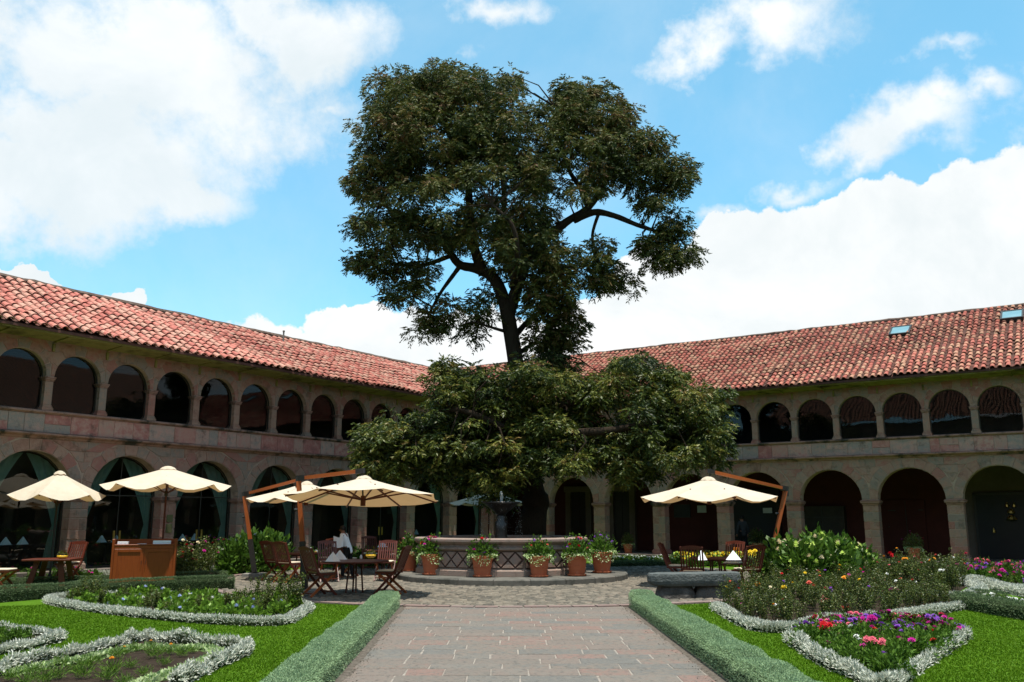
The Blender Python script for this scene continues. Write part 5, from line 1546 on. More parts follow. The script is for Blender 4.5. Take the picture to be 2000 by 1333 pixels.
def fountain():
    root = empty('fountain', (FX, FY, 0)); tag(root, 'twelve sided carved stone fountain basin with lozenge panels and a dark bowl', 'fountain')
    # round step of wedge stones
    R = 3.42; hs = .18; cx = .33; cyo = -.29
    b = MB(); n = 72
    b.lathe([(R - .01, -.02), (R - .01, hs - .006)], n, (cx, cyo)); st = b.build('step', M['step'], root)
    m = 22
    for k in range(m):
        a0, a1 = 2 * PI * k / m + .003, 2 * PI * (k + 1) / m - .003; s = MB(); vs = []; ns = 4; top = hs + random.uniform(0, .008)
        for i in range(ns + 1):
            a = a0 + (a1 - a0) * i / ns
            for (r, z) in ((R - .45, -.01), (R - .45, top), (R - .015, top), (R + .01, top - .03), (R + .01, -.01)): vs.append((cx + r * math.cos(a), cyo + r * math.sin(a), z))
        fs = [(i * 5 + j, i * 5 + (j + 1) % 5, (i + 1) * 5 + (j + 1) % 5, (i + 1) * 5 + j) for i in range(ns) for j in range(5)] + [tuple(range(5)), tuple(reversed(range(ns * 5, ns * 5 + 5)))]
        s.add(vs, fs); s.build('step_stone', M['step'], st)
    # basin
    RB = 2.55; nS = 12; rot = PI / 12 + .01
    def ring(b, prof, close=False):
        vs = []; fs = []
        for (r, z) in prof:
            for k in range(nS): a = 2 * PI * k / nS + rot; vs.append((r * math.cos(a), r * math.sin(a), z))
        for i in range(len(prof) - 1):
            for k in range(nS): a = i * nS + k; c = i * nS + (k + 1) % nS; fs.append((a, c, c + nS, a + nS))
        b.add(vs, fs)
    z = hs
    b = MB(); ring(b, [(RB + .05, z), (RB + .05, z + .14), (RB - .02, z + .17), (RB - .04, z + .20), (RB - .06, z + .22), (RB - .06, z + .66), (RB - .02, z + .69), (RB + .05, z + .72), (RB + .05, z + .77), (RB - .01, z + .79), (RB - .01, z + .84), (RB + .06, z + .88), (RB + .11, z + .93), (RB + .11, z + .99), (RB + .06, z + 1.02), (RB - .34, z + 1.02), (RB - .36, z + .98), (RB - .36, z + .1)])
    bas = b.build('basin', M['fount'], root)
    rr = (RB - .06) * math.cos(PI / nS)
    for k in range(nS):
        a = 2 * PI * (k + .5) / nS + rot
        if math.sin(a) > .3: continue
        side = 2 * (RB - .06) * math.sin(PI / nS)
        pn = empty('panel', (0, 0, 0), a + PI / 2, bas); pn.location = (rr * math.cos(a), rr * math.sin(a), z + .22)
        # local: x along the face, -y outwards
        s = MB(); s.box(-side / 2 + .03, side / 2 - .03, -.022, -.002, .0, .44); g = s.build('groove_field', M['fountdark'], None); g.parent = bas; g.location = pn.location; g.rotation_euler = pn.rotation_euler
        bpy.data.objects.remove(pn)
        nd = 3; w = (side - .10) / nd; h = .44; cells = []
        for i in range(nd):
            xc = -side / 2 + .05 + w * (i + .5); q = .028
            cells.append([(xc - w / 2 + q, h / 2), (xc, q * 1.3), (xc + w / 2 - q, h / 2), (xc, h - q * 1.3)])
        for i in range(nd + 1):
            xc = -side / 2 + .05 + w * i; q = .028
            xl, xr = max(-side / 2 + .032, xc - w / 2 + q), min(side / 2 - .032, xc + w / 2 - q)
            cells.append([(xl, .008), (xr, .008), (xc if 0 < i < nd else (xl if i == 0 else xr), h / 2 - q * 1.2)])
            cells.append([(xl, h - .008), (xc if 0 < i < nd else (xl if i == 0 else xr), h / 2 + q * 1.2), (xr, h - .008)])
        for cell in cells:
            t = MB(); t.prism(cell, -.02, -.052, .012); o = t.build('lozenge', M['fount'], bas); o.location = g.location; o.rotation_euler = g.rotation_euler
    # proud front block
    # water sheet
    w = MB(); vs = [((RB - .37) * math.cos(2 * PI * k / nS + rot), (RB - .37) * math.sin(2 * PI * k / nS + rot), z + .8) for k in range(nS)]; w.add(vs, [tuple(range(nS))]); w.build('water', M['water'], root)
    f = MB(); f.lathe([(RB - .36, z), (RB - .36, z + .02)], 12); f.build('basin_floor', M['ironstone'], root)
    # pedestal and bowl
    p = MB(); p.lathe([(.42, z), (.42, z + .45), (.30, z + .55), (.22, z + .8), (.17, z + 1.2), (.2, z + 1.45), (.14, z + 1.5), (.16, z + 1.6), (.12, z + 1.68)], 20); p.build('pedestal', M['ironstone'], root, smooth=True)
    p = MB(); p.lathe([(.12, z + 1.66), (.22, z + 1.76), (.40, z + 1.90), (.52, z + 1.99), (.59, z + 2.02), (.59, z + 2.06), (.55, z + 2.06), (.44, z + 2.0), (.1, z + 1.95)], 28); p.build('bowl', M['ironstone'], root, smooth=True)
    j = MB(); j.lathe([(.05, z + 1.95), (.04, z + 2.2), (.055, z + 2.3), (.02, z + 2.38)], 8, jag=lambda a, zz: 1 + .3 * math.sin(3 * a + zz * 40)); j.build('jet', M['spray'], root, smooth=True)
    d = MB()
    for k in range(420):
        a = random.uniform(0, 2 * PI); r = .56 + random.gauss(0, .02); z1 = z + 2.05; z0_ = z + .85; zz = random.uniform(z0_, z1); r += (z1 - zz) * .07
        L = random.uniform(.006, .022); x, y = r * math.cos(a), r * math.sin(a)
        d.add([(x - .003, y, zz), (x + .003, y, zz), (x, y, zz + L), (x, y + .004, zz + L / 2)], [(0, 1, 2), (0, 3, 2), (1, 3, 2)])
    tag(d.build('droplets', M['spray'], root), kind='stuff')


fountain()

# ------------------------------------------------------------------ potted flowers
POTM = MB(); POTM.lathe([(.205, .0), (.222, .02), (.222, .04), (.178, .042), (.180, .05), (.207, .215), (.216, .218), (.217, .236), (.210, .240), (.232, .385), (.252, .388), (.258, .40), (.262, .465), (.256, .475), (.236, .475), (.228, .40)], 36)
POT = POTM.mesh('pot', M['pot'])
SM = MB(); SM.lathe([(.22, .415), (.05, .43)], 12); SOILM = SM.mesh('soil', M['soil'])
POTF = [bush_mesh('foliage', .28, .42, 750, .055, .04, M['petfol'], .4, .0, .3) for _ in range(3)]


def trail_mesh():
    n = 520; a = rng.uniform(0, 2 * PI, n); t = rng.uniform(0, 1, n) ** 1.2; r = .22 + .10 * np.sin(np.minimum(t * 2, 1.5)) + rng.normal(0, .02, n)
    drop = t * (.16 + .12 * np.sin(a * 3 + rng.uniform(0, 6)))
    P = np.stack([r * np.cos(a), r * np.sin(a), .06 - drop], 1); D = unit(np.stack([np.cos(a), np.sin(a), -.3 * np.ones(n)], 1) + rng.normal(0, .5, (n, 3)))
    V, Q = leaves(P, D, rng.uniform(.03, .05, n), rng.uniform(.025, .04, n)); return np_mesh('trailing_leaves', V, Q, M['varieg'], rng.uniform(0, 1, n))


def potted(px, py, cols, label, s=1.0, z=.18, nf=12, trail=True, Yd=None):
    p = gr(px, py, z); o = empty('flower_pot', (p.x, p.y, z), random.uniform(0, 6)); o.scale = (s,) * 3; tag(o, label, 'potted plant')
    link('pot', POT, o); link('soil', SOILM, o)
    f = link('foliage', random.choice(POTF), o, (0, 0, .42)); f.scale = (1.15, 1.15, 1.1)
    if trail: link('trailing_leaves', trail_mesh(), o, (0, 0, .46))
    for k in range(nf):
        a = random.uniform(0, 2 * PI); el = random.uniform(.25, 1.5); r = .33
        q = link('blossom', BL[random.choice(cols)], o, (r * math.cos(el) * math.cos(a), r * math.cos(el) * math.sin(a), .43 + .43 * math.sin(el))); q.rotation_euler = (random.uniform(-.8, .8), random.uniform(-.8, .8), 0); q.scale = (.95,) * 3
    return o


potted(799, 1116, ['white', 'white', 'pink'], 'terracotta pot with white flowers and trailing leaves at the far left of the fountain step', 1.20)
potted(843, 1123, ['magenta', 'magenta', 'pink', 'red'], 'terracotta pot of magenta flowers second from the left on the fountain step', 1.22, nf=18)
potted(942, 1127, ['magenta', 'purple', 'red'], 'terracotta pot with red and magenta flowers left of the middle of the fountain', 1.20, nf=10)
potted(1053, 1127, ['purple', 'coral'], 'terracotta pot of green leaves with few violet blooms right of the fountain middle', 1.18, nf=5)
potted(1127, 1125, ['purple', 'red', 'pink'], 'terracotta pot with red and mauve flowers second from the right on the fountain step', 1.20, nf=10)
potted(1176, 1119, ['purple', 'purple'], 'terracotta pot with tall leaves and purple blooms at the far right of the fountain step', 1.26, nf=9)


def shrub_pot(px, py, label, s, z, hgt=.55, cols=('crimson', 'magenta')):
    p = gr(px, py, z); o = empty('shrub_pot', (p.x, p.y, z)); o.scale = (s,) * 3; tag(o, label, 'potted plant'); link('pot', POT, o); link('soil', SOILM, o)
    n = 800; d = unit(rng.normal(0, 1, (n, 3))); d[:, 2] = np.abs(d[:, 2]); P = d * rng.uniform(.4, 1, n)[:, None] * np.array([.36, .36, hgt]) + np.array([0, 0, .52]); V, Q = leaves(P, unit(d + rng.normal(0, .5, (n, 3))), .06, .03)
    link('foliage', np_mesh('foliage', V, Q, M['rosefol'], rng.uniform(.2, 1, n)), o)
    st = link('stems', stems_mesh(.3, .6, 9), o, (0, 0, .42))
    link('trailing_leaves', trail_mesh(), o, (0, 0, .46))
    for k in range(7): link('blossom', BL[random.choice(cols)], o, (random.gauss(0, .2), random.gauss(0, .2), .55 + random.random() * hgt))


shrub_pot(1227, 1081, 'small terracotta pot with reddish shrub on the corridor step right of the fountain', .88, .15)
shrub_pot(1481, 1085, 'terracotta pot with a tall leafy shrub on the corridor step behind the right parasol pole', 1.1, .15)
shrub_pot(1787, 1095, 'terracotta pot with a sparse shrub in front of the red double door', 1.0, .15)

# ------------------------------------------------------------------ furniture


def make_chair():
    root = empty('folding_chair'); root.scale = (1.07, 1.07, 1.07)
    W = .23
    wd = M['teak']
    for s in (-1, 1):
        b = MB(); b.bar((s * W, -.36, 1.0), (s * W, -.17, .50), .032, .055, up=(0, 1, 0)); b.bar((s * W, -.17, .50), (s * W, .30, .0), .032, .05, up=(0, 1, 0)); b.build('leg', wd, root)
        b = MB(); b.bar((s * (W - .035), .24, .45), (s * (W - .035), -.30, .0), .03, .05, up=(0, 1, 0)); b.build('leg', M['teaklite'], root)  # sunlit look of this crossing leg is put into a brighter wood colour
    b = MB(); b.bar((-W, .24, .08), (W, .24, .08), .04, .025); b.bar((-W + .03, -.24, .06), (W - .03, -.24, .06), .04, .025); b.build('stretcher', wd, root)
    b = MB(); n = 8
    for k in range(n):
        x0, x1 = -W - .02 + (2 * W + .04) * k / n, -W - .02 + (2 * W + .04) * (k + 1) / n; h0 = .035 * math.sin(PI * k / n); h1 = .035 * math.sin(PI * (k + 1) / n)
        b.add([(x0, -.385, .95), (x1, -.385, .95), (x1, -.40, 1.0 + h1), (x0, -.40, 1.0 + h0), (x0, -.355, .95), (x1, -.355, .95), (x1, -.37, 1.0 + h1), (x0, -.37, 1.0 + h0)], [(0, 1, 2, 3), (7, 6, 5, 4), (0, 4, 5, 1), (3, 2, 6, 7)] + ([(0, 3, 7, 4)] if k == 0 else []) + ([(1, 5, 6, 2)] if k == n - 1 else []))
    b.bar((-W, -.19, .53), (W, -.19, .53), .03, .05); b.build('back_rail', wd, root)
    b = MB()
    for k in range(7):
        x = -.18 + .06 * k; b.bar((x, -.195, .55), (x, -.36, .96), .028, .014, up=(0, 1, 0))
    b.build('back_slats', wd, root)
    b = MB()
    for k in range(7): y = -.17 + .065 * k; b.box(-W + .02, W - .02, y, y + .05, .455, .475)
    b.box(-W, -W + .018, -.19, .29, .435, .475); b.box(W - .018, W, -.19, .29, .435, .475); b.build('seat', wd, root)
    b = MB(); b.cbox(-.20, .20, -.16, .26, .477, .515, .014); b.build('cushion', M['cushion'], root)
    return root


CH = make_chair(); used = [False]


def chair(x, y, face, label, group=None, cushion=True, z=.03):
    """face: direction (radians, world) the sitter looks to"""
    if used[0]: o = copy_tree(CH)
    else: o = CH; used[0] = True
    o.location = (x, y, z); o.rotation_euler = (0, 0, face - PI / 2); tag(o, label, 'chair', group)
    return o


def table_round(x, y, r, label, z=.03, h=.74, napk=(), bowl=None, base='legs'):
    o = empty('round_table', (x, y, z)); tag(o, label, 'table')
    b = MB(); b.lathe([(r - .01, h - .035), (r, h - .03), (r, h - .005), (r - .01, h)], 40); b.build('table_top', M['teak'], o)
    for k in range(4):
        a = PI / 2 * k + .35; b = MB(); b.bar((.14 * math.cos(a), .14 * math.sin(a), h - .035), (.20 * math.cos(a), .20 * math.sin(a), 0), .035, .035); b.build('leg', M['teak'], o)
    b = MB(); b.cbox(-.5 * r, .5 * r, -.03, .03, h - .09, h - .037, .005); b.cbox(-.03, .03, -.5 * r, .5 * r, h - .09, h - .037, .005); b.build('apron', M['teak'], o)
    return o


def on_table(px, py, zt, what, label):
    p = gr(px, py, zt)
    if what == 'napkin': o = link('napkin', NAP, None, p, random.uniform(-.5, .5)); tag(o, label, 'napkin')
    return o


def flower_bowl(x, y, z, label, s=1.0):
    o = empty('flower_bowl', (x, y, z)); tag(o, label, 'flower bowl'); o.scale = (s,) * 3
    b = MB(); b.lathe([(.06, 0), (.12, .03), (.13, .07), (.11, .085), (.10, .075)], 18); b.build('bowl', mat('yellow_glaze', [(.75, .42, .02), (.8, .5, .04)], .4, 4, 2, 0, 20, .5), o, smooth=True)
    n = 160; d = unit(rng.normal(0, 1, (n, 3))); d[:, 2] = np.abs(d[:, 2]); V, Q = leaves(d * .08 + np.array([0, 0, .08]), d, .06, .02); link('foliage', np_mesh('foliage', V, Q, M['rosefol'], rng.uniform(0, 1, n)), o)
    for k in range(6): link('blossom', BL[random.choice(['crimson', 'pink'])], o, (random.gauss(0, .05), random.gauss(0, .05), .15 + random.random() * .04)).scale = (.45,) * 3


# main table front left (round) with four chairs
mt = gr(692, 1158, .03)
table_round(mt.x, mt.y, .80, 'round dark teak table under the front cantilever parasol', .03)
zt = .775
for px, py, w in ((650, 1097, 'left'), (663, 1093, 'right')):
    p = gr(px, py, zt); tag(link('napkin', NAP, None, (p.x, p.y, zt), .3 if w == 'left' else -.4), '%s one of the two white folded napkins on the front round table' % w, 'napkin')
p = gr(724, 1090, zt); flower_bowl(p.x, p.y, zt, 'yellow flower bowl on the front round table')
p = gr(705, 1092, zt); b = MB(); b.lathe([(.025, 0), (.03, .01), (.03, .06), (.012, .085), (.014, .1)], 12); tag(b.build('salt_shaker', M['linen'], None, True, loc=(p.x, p.y, zt)), 'small pale shaker beside the yellow bowl on the front table', 'shaker')


def chair_at(px, py, tx, ty, label, **k):
    p = gr(px, py, .03); f = math.atan2(ty - p.y, tx - p.x) + k.pop('turn', 0); return chair(p.x, p.y, f, label, **k)


chair_at(622, 1164, mt.x, mt.y, 'folding teak chair with cushion left of the front round table', turn=-.15)
chair_at(763, 1160, mt.x, mt.y, 'folding teak chair with cushion right of the front round table', turn=.1)
chair_at(640, 1136, mt.x, mt.y, 'folding teak chair behind the front round table, beside the parasol pole')
chair_at(752, 1134, mt.x, mt.y + .3, 'folding teak chair behind the front round table on its right')
# second table under the rear cantilever parasol
t2 = gr(588, 1132, .03)
table_round(t2.x, t2.y, .62, 'round dark teak table behind the front parasol pole, left of the waiter')
chair_at(538, 1134, t2.x, t2.y, 'left of the two folding teak chairs beside the leaning parasol pole', turn=.3)
chair_at(562, 1138, t2.x, t2.y, 'right of the two folding teak chairs beside the leaning parasol pole', turn=-.5)
chair_at(640, 1124, t2.x, t2.y, 'folding teak chair with its slatted back behind the pole, in front of the yellow flowers')
# third table behind
t3 = gr(748, 1122, .03)
table_round(t3.x, t3.y, .6, 'round dark teak table with a napkin left of the fountain pots')
p = gr(747, 1069, zt); tag(link('napkin', NAP, None, (p.x, p.y, zt), .2), 'white folded napkin on the table left of the fountain pots', 'napkin')
chair_at(673, 1126, t3.x, t3.y, 'folding teak chair standing in front of the waiter')
chair_at(722, 1112, t3.x, t3.y, 'folding teak chair behind the table left of the fountain pots')
chair_at(775, 1120, t3.x, t3.y, 'folding teak chair beside the white flower pot of the fountain')
# right hand table
t5 = gr(1400, 1148, .03)
table_round(t5.x, t5.y, .62, 'round dark teak table under the right cantilever parasol')
p = gr(1433, 1094, zt); tag(link('napkin', NAP, None, (p.x, p.y, zt), .1), 'right one of the two white folded napkins on the table under the right parasol', 'napkin')
p = gr(1371, 1094, zt); tag(link('napkin', NAP, None, (p.x, p.y, zt), 1.2), 'left one of the two white folded napkins on the table under the right parasol', 'napkin')
p = gr(1379, 1091, zt); flower_bowl(p.x, p.y, zt, 'flower bowl on the table under the right parasol')
chair_at(1322, 1146, t5.x, t5.y, 'folding teak chair left of the table under the right parasol')
chair_at(1356, 1160, t5.x, t5.y, 'folding teak chair with slatted back turned to the bench, left of two', turn=.2)
chair_at(1434, 1138, t5.x, t5.y + .0, 'folding teak chair behind the table under the right parasol')
chair_at(1462, 1156, t5.x, t5.y, 'folding teak chair between the stone bench and the yellow roses')
# far left: small square table, chair and the cut off chair
q = gr(98, 1150, .0)
o = empty('bistro_table', (q.x, q.y, 0), .1); tag(o, 'small dark wooden table under the leftmost parasol', 'table')
b = MB(); b.cbox(-.58, .58, -.45, .45, .70, .745, .006); b.build('table_top', M['teak'], o)
for sx in (-1, 1):
    for sy_ in (-1, 1):
        b = MB(); b.bar((sx * .28, sy_ * .25, .70), (sx * .42, sy_ * .34, 0), .13, .05, up=(0, 1, 0)); b.build('leg', M['teak'], o)
p = gr(128, 1086, .745); flower_bowl(q.x + .28, q.y - .1, .745, 'yellow flower bowl on the small table under the leftmost parasol')
qc = gr(122, 1138, 0); chair(qc.x, qc.y + .3, -PI / 2 - .1, 'folding teak chair behind the small table under the leftmost parasol', z=0)
qc = gr(-2, 1156, 0); chair(qc.x, qc.y, PI * .02, 'folding teak chair cut by the left edge of the photo', z=0)

# cabinet


def cabinet():
    p = gr(274, 1145); o = empty('sideboard', (p.x - .05, p.y + .25, 0), .30); tag(o, 'orange brown wooden sideboard with two panelled doors and stacked plates', 'cabinet')
    W, H, D = .74, 1.18, .22
    wd = M['cabinet']
    b = MB(); b.box(-W, W, -D + .03, D, .06, 1.04); b.build('body', wd, o)
    for s in (-1, 1): b = MB(); b.cbox(s * W - .028 + (.03 * s), s * W + .028 + .03 * s, -D - .02, D + .02, 0, H + .03, .006); b.build('side_panel', wd, o)
    b = MB(); b.cbox(-W + .003, W - .003, D - .03, D, 1.045, H + .02, .004); b.build('back_panel', wd, o)
    b = MB(); b.cbox(-W + .003, W - .003, -D - .01, D - .032, 1.043, 1.07, .004); b.build('shelf', wd, o)
    for (z0_, z1_) in ((.96, 1.04), (.02, .10)):
        b = MB(); b.cbox(-W + .003, W - .003, -D, -D + .028, z0_, z1_, .004); b.build('rail', wd, o)
    for s in (-1, 1):
        b = MB(); x0, x1 = (.006, W - .01) if s > 0 else (-W + .01, -.006); z0, z1 = .105, .955; y0, y1 = -D - .012, -D + .01; f = .085
        b.cbox(x0, x0 + f, y0, y1, z0, z1, .004); b.cbox(x1 - f, x1, y0, y1, z0, z1, .004); b.cbox(x0 + f + .001, x1 - f - .001, y0, y1, z0, z0 + f, .004); b.cbox(x0 + f + .001, x1 - f - .001, y0, y1, z1 - f, z1, .004)
        b.box(x0 + f, x1 - f, y0 + .019, y1 - .001, z0 + f, z1 - f); d = b.build('door', wd, o)
        b = MB(); b.tube([(s * .05, y0 - .03, .55), (s * .05, y0 - .03, .65)], .008, 6); b.tube([(s * .05, y0, .56), (s * .05, y0 - .03, .56)], .006, 6); b.tube([(s * .05, y0, .64), (s * .05, y0 - .03, .64)], .006, 6); b.build('handle', M['darkmetal'], d)
    M4 = o.matrix_basis
    def onp(x, y, z): c, s_ = math.cos(.30), math.sin(.30); return (o.location.x + x * c - y * s_, o.location.y + x * s_ + y * c, z)
    for (x, w, n, lab) in ((-.55, .28, 4, 'left stack of folded white towels on the wooden sideboard'), (.42, .46, 5, 'right stack of folded white towels on the wooden sideboard')):
        b = MB()
        for k in range(n): b.cbox(-w / 2 + random.uniform(0, .01), w / 2 - random.uniform(0, .01), -.10, .09, .018 * k, .018 * k + .016, .005)
        tag(b.build('towel_stack', M['linen'], None, loc=onp(x, -.05, 1.072), rz=.30), lab, 'towels')
    b = MB()
    for k in range(5): b.lathe([(.05, .014 * k), (.12, .014 * k + .012), (.12, .014 * k + .015), (.05, .014 * k + .006)], 20)
    tag(b.build('plate_stack', M['linen'], None, loc=onp(-.08, -.05, 1.012)), 'stack of white plates in the middle of the wooden sideboard', 'plates')


cabinet()

# stone bench


def stone_bench():
    p = gr(1362, 1172); o = empty('stone_bench', (p.x, p.y + .30, 0), -.02); tag(o, 'rough grey stone slab bench on two dark boulders in front of the right table', 'bench')
    n = 40; vs = []; W, Dp = 1.03, .34
    ring = []
    for k in range(n):
        a = 2 * PI * k / n; c, s = math.cos(a), math.sin(a); e = .32
        x = W * math.copysign(abs(c) ** e, c); y = Dp * math.copysign(abs(s) ** .5, s)
        if s < 0 and abs(x + .28) < .14: y += .10 * (1 - abs(x + .28) / .14)      # the notch in the front edge
        x += random.uniform(-.015, .015); y += random.uniform(-.015, .015); ring.append((x, y))
    top = .56; b = MB()
    for (sc_, z) in ((.88, .30), (.97, .34), (1.0, .40), (.995, .51), (.97, top)):
        for (x, y) in ring: vs.append((x * sc_, y * (sc_ if sc_ > .95 else .9), z + random.uniform(-.008, .008) + .015 * x))
    fs = [(i * n + k, i * n + (k + 1) % n, (i + 1) * n + (k + 1) % n, (i + 1) * n + k) for i in range(4) for k in range(n)] + [tuple(reversed(range(n))), tuple(range(4 * n, 5 * n))]
    b.add(vs, fs); b.build('slab', M['bench'], o)
    for (cx, w, d) in ((-.43, .40, .28), (.42, .40, .26)):
        b = MB(); m = 16; vs = []
        for (k1, z) in ((1.12, 0), (1.1, .08), (1.0, .2), (.9, .30), (.92, .37)):
            for k in range(m):
                a = 2 * PI * k / m; c, s = math.cos(a), math.sin(a); vs.append((cx + w * k1 * math.copysign(abs(c) ** .5, c) + random.uniform(-.012, .012), d * k1 * math.copysign(abs(s) ** .5, s) + random.uniform(-.012, .012), z))
        fs = [(i * m + k, i * m + (k + 1) % m, (i + 1) * m + (k + 1) % m, (i + 1) * m + k) for i in range(4) for k in range(m)]; b.add(vs, fs); b.build('leg', M['benchleg'], o)


stone_bench()

# parasols


def canopy_mesh(R, rise, ns, rot=0.0, droop=.10, n_r=7, sub=5, vent=True, pw=1.0):
    b = MB(); nt = ns * sub; vs = []
    for i in range(n_r + 1):
        u = .06 + .94 * i / n_r
        for k in range(nt):
            a = 2 * PI * k / nt + rot; ph = (k % sub) / sub; chord = math.cos(PI / ns) / math.cos(PI / ns - ph * 2 * PI / ns)
            s = math.sin(PI * ph)
            r = R * u * chord * (1 - .02 * s * u)
            z = rise * (1 - u ** pw) - droop * s * u ** 3 + .0
            z += -.02 * math.sin(PI * u)
            vs.append((r * math.cos(a), r * math.sin(a), z))
    fs = [(i * nt + k, i * nt + (k + 1) % nt, (i + 1) * nt + (k + 1) % nt, (i + 1) * nt + k) for i in range(n_r) for k in range(nt)]
    b.add(vs, fs)
    return b


def vent_mesh(R, rise, rot, ns):
    b = MB(); nt = ns * 4; vs = []; 
    for (u, z) in ((.0, .045), (.35, .035), (.75, .0), (1.0, -.05)):
        for k in range(nt):
            a = 2 * PI * k / nt + rot; f = 1 + .03 * math.cos(a * ns); s = math.sin(PI * ((k % 4) / 4)); vs.append((R * u * f * math.cos(a), R * u * f * math.sin(a), rise + z - .02 * s * u))
    b.add(vs, [(i * nt + k, i * nt + (k + 1) % nt, (i + 1) * nt + (k + 1) % nt, (i + 1) * nt + k) for i in range(3) for k in range(nt)]); return b


def ribs(root, R, rise, ns, rot, zhub, m, top, w=.025):
    for k in range(ns):
        a = 2 * PI * k / ns + rot; c, s = math.cos(a), math.sin(a)
        b = MB(); b.bar((.05 * c, .05 * s, rise * .92), (R * .97 * c, R * .97 * s, .0), w, w); rb = b.build('rib', m, root)
        b = MB(); b.bar((.05 * c, .05 * s, zhub), (R * .52 * c, R * .52 * s, rise * .46), w * .8, w * .8); b.build('strut', m, rb)


def parasol(name, label, top_px, Yd, R, rise, ns, rot, base_px=None, droop=.10):
    top = at(top_px[0], top_px[1], Yd); zt_ = top.z; edge = zt_ - rise - .08
    root = empty(name, (top.x, top.y, 0)); tag(root, label, 'parasol')
    cnp = canopy_mesh(R, rise, ns, rot, droop).build('canopy', M['canvas'], None); cnp.parent = root; cnp.location = (0, 0, edge)
    v = vent_mesh(R * .13, rise, rot, ns).build('vent', M['canvas'], cnp, smooth=True)
    b = MB(); b.tube([(0, 0, 0), (0, 0, edge + rise - .02)], .028, 10); b.build('pole', M['darkmetal'] if 'left' in label else M['teak'], root)
    b = MB(); b.lathe([(.28, 0), (.28, .05), (.06, .08), (.045, .3), (.03, .3)], 16); b.build('base', M['darkmetal'], root)
    g = empty('rib_set', (0, 0, edge)); bpy.data.objects.remove(g)
    for k in range(ns):
        a = 2 * PI * k / ns + rot; c, s = math.cos(a), math.sin(a)
        b = MB(); b.bar((.04 * c, .04 * s, edge + rise * .90), (R * .97 * c, R * .97 * s, edge - .035), .022, .022); rb = b.build('rib', M['teak'], root)
        b = MB(); b.bar((.04 * c, .04 * s, edge - .22), (R * .5 * c, R * .5 * s, edge + rise * .45), .02, .02); b.build('strut', M['teak'], rb)
    b = MB(); b.tube([(0, 0, edge - .30), (0, 0, edge - .16)], .05, 10); b.build('hub', M['darkmetal'], root)
    return root


def cantilever(label, base_px, joint_px, tip_px, top_px, Yb, Yt, R, rise, ns, rot, split=.43, droop=.08, tilt=(0, 0)):
    bp = gr(*base_px); bp = at(base_px[0], base_px[1], bp.y) ; Yb = bp.y
    jt = at(joint_px[0], joint_px[1], Yb + .1); tip = at(tip_px[0], tip_px[1], Yt); top = at(top_px[0], top_px[1], Yt)
    root = empty('cantilever_parasol', (bp.x, bp.y, 0)); tag(root, label, 'parasol'); o = Vector((bp.x, bp.y, 0))
    J = jt - o; T_ = tip - o; C = top - o; B0 = Vector((0, 0, .10))
    mid = B0.lerp(J, split)
    b = MB(); b.cbox(-.30, .30, -.30, .30, 0, .12, .01); b.build('base', M['concrete'], root)
    b = MB(); b.bar(B0, mid, .125, .125, up=(0, 1, 0)); b.bar(B0 + Vector((0, 0, .02)), B0 + Vector((0, 0, .05)), .2, .2, up=(0, 1, 0)); b.build('pole_foot', M['darkmetal'], root)
    b = MB(); b.bar(mid - (J - B0).normalized() * .05, J, .10, .105, up=(0, 1, 0)); b.build('pole', M['teaklite'], root)
    d = (T_ - J).normalized()
    b = MB(); b.bar(J - d * .05, J + d * .22, .10, .13); b.bar(J - Vector((0, 0, .22)), J + Vector((0, 0, .05)), .11, .11, up=(0, 1, 0)); b.build('bracket', M['darkmetal'], root)
    b = MB(); b.bar(J + d * .2, T_ - d * .12, .07, .085); b.build('arm', M['teaklite'], root)
    b = MB(); b.bar(T_ - d * .16, T_ + d * .06, .085, .11); b.build('arm_cap', M['darkmetal'], root)
    b = MB(); b.tube([(mid + J) / 2 * 1.0 + Vector((-.05, 0, 0)), (mid + J) / 2 + Vector((-.14, 0, .0))], .03, 8); b.build('crank', M['darkmetal'], root)
    edge = C.z - rise - .07
    cn_ = canopy_mesh(R, rise, ns, rot, droop, pw=.95).build('canopy', M['canvas'], root); cn_.location = (C.x, C.y, edge); cn_.rotation_euler = (tilt[0], tilt[1], 0)
    vent_mesh(R * .11, rise, rot, ns).build('vent', M['canvas'], cn_, smooth=True)
    b = MB(); b.tube([(C.x, C.y, edge - .1), (T_.x, T_.y, T_.z)], .02, 8); b.build('hanger', M['darkmetal'], root)
    b = MB(); b.tube([(0, 0, -.19), (0, 0, .04)], .06, 10); b.build('hub', M['teak'], cn_)
    for k in range(ns):
        a = 2 * PI * k / ns + rot; c, s = math.cos(a), math.sin(a)
        b = MB(); b.bar((.05 * c, .05 * s, rise * .90), (R * .97 * c, R * .97 * s, -.045), .028, .03); b.build('rib', M['teak'], cn_)
        b = MB(); b.bar((.05 * c, .05 * s, -.05), (R * .60 * c, R * .60 * s, rise * .36), .028, .032); b.build('strut', M['teak'], cn_)
    return root


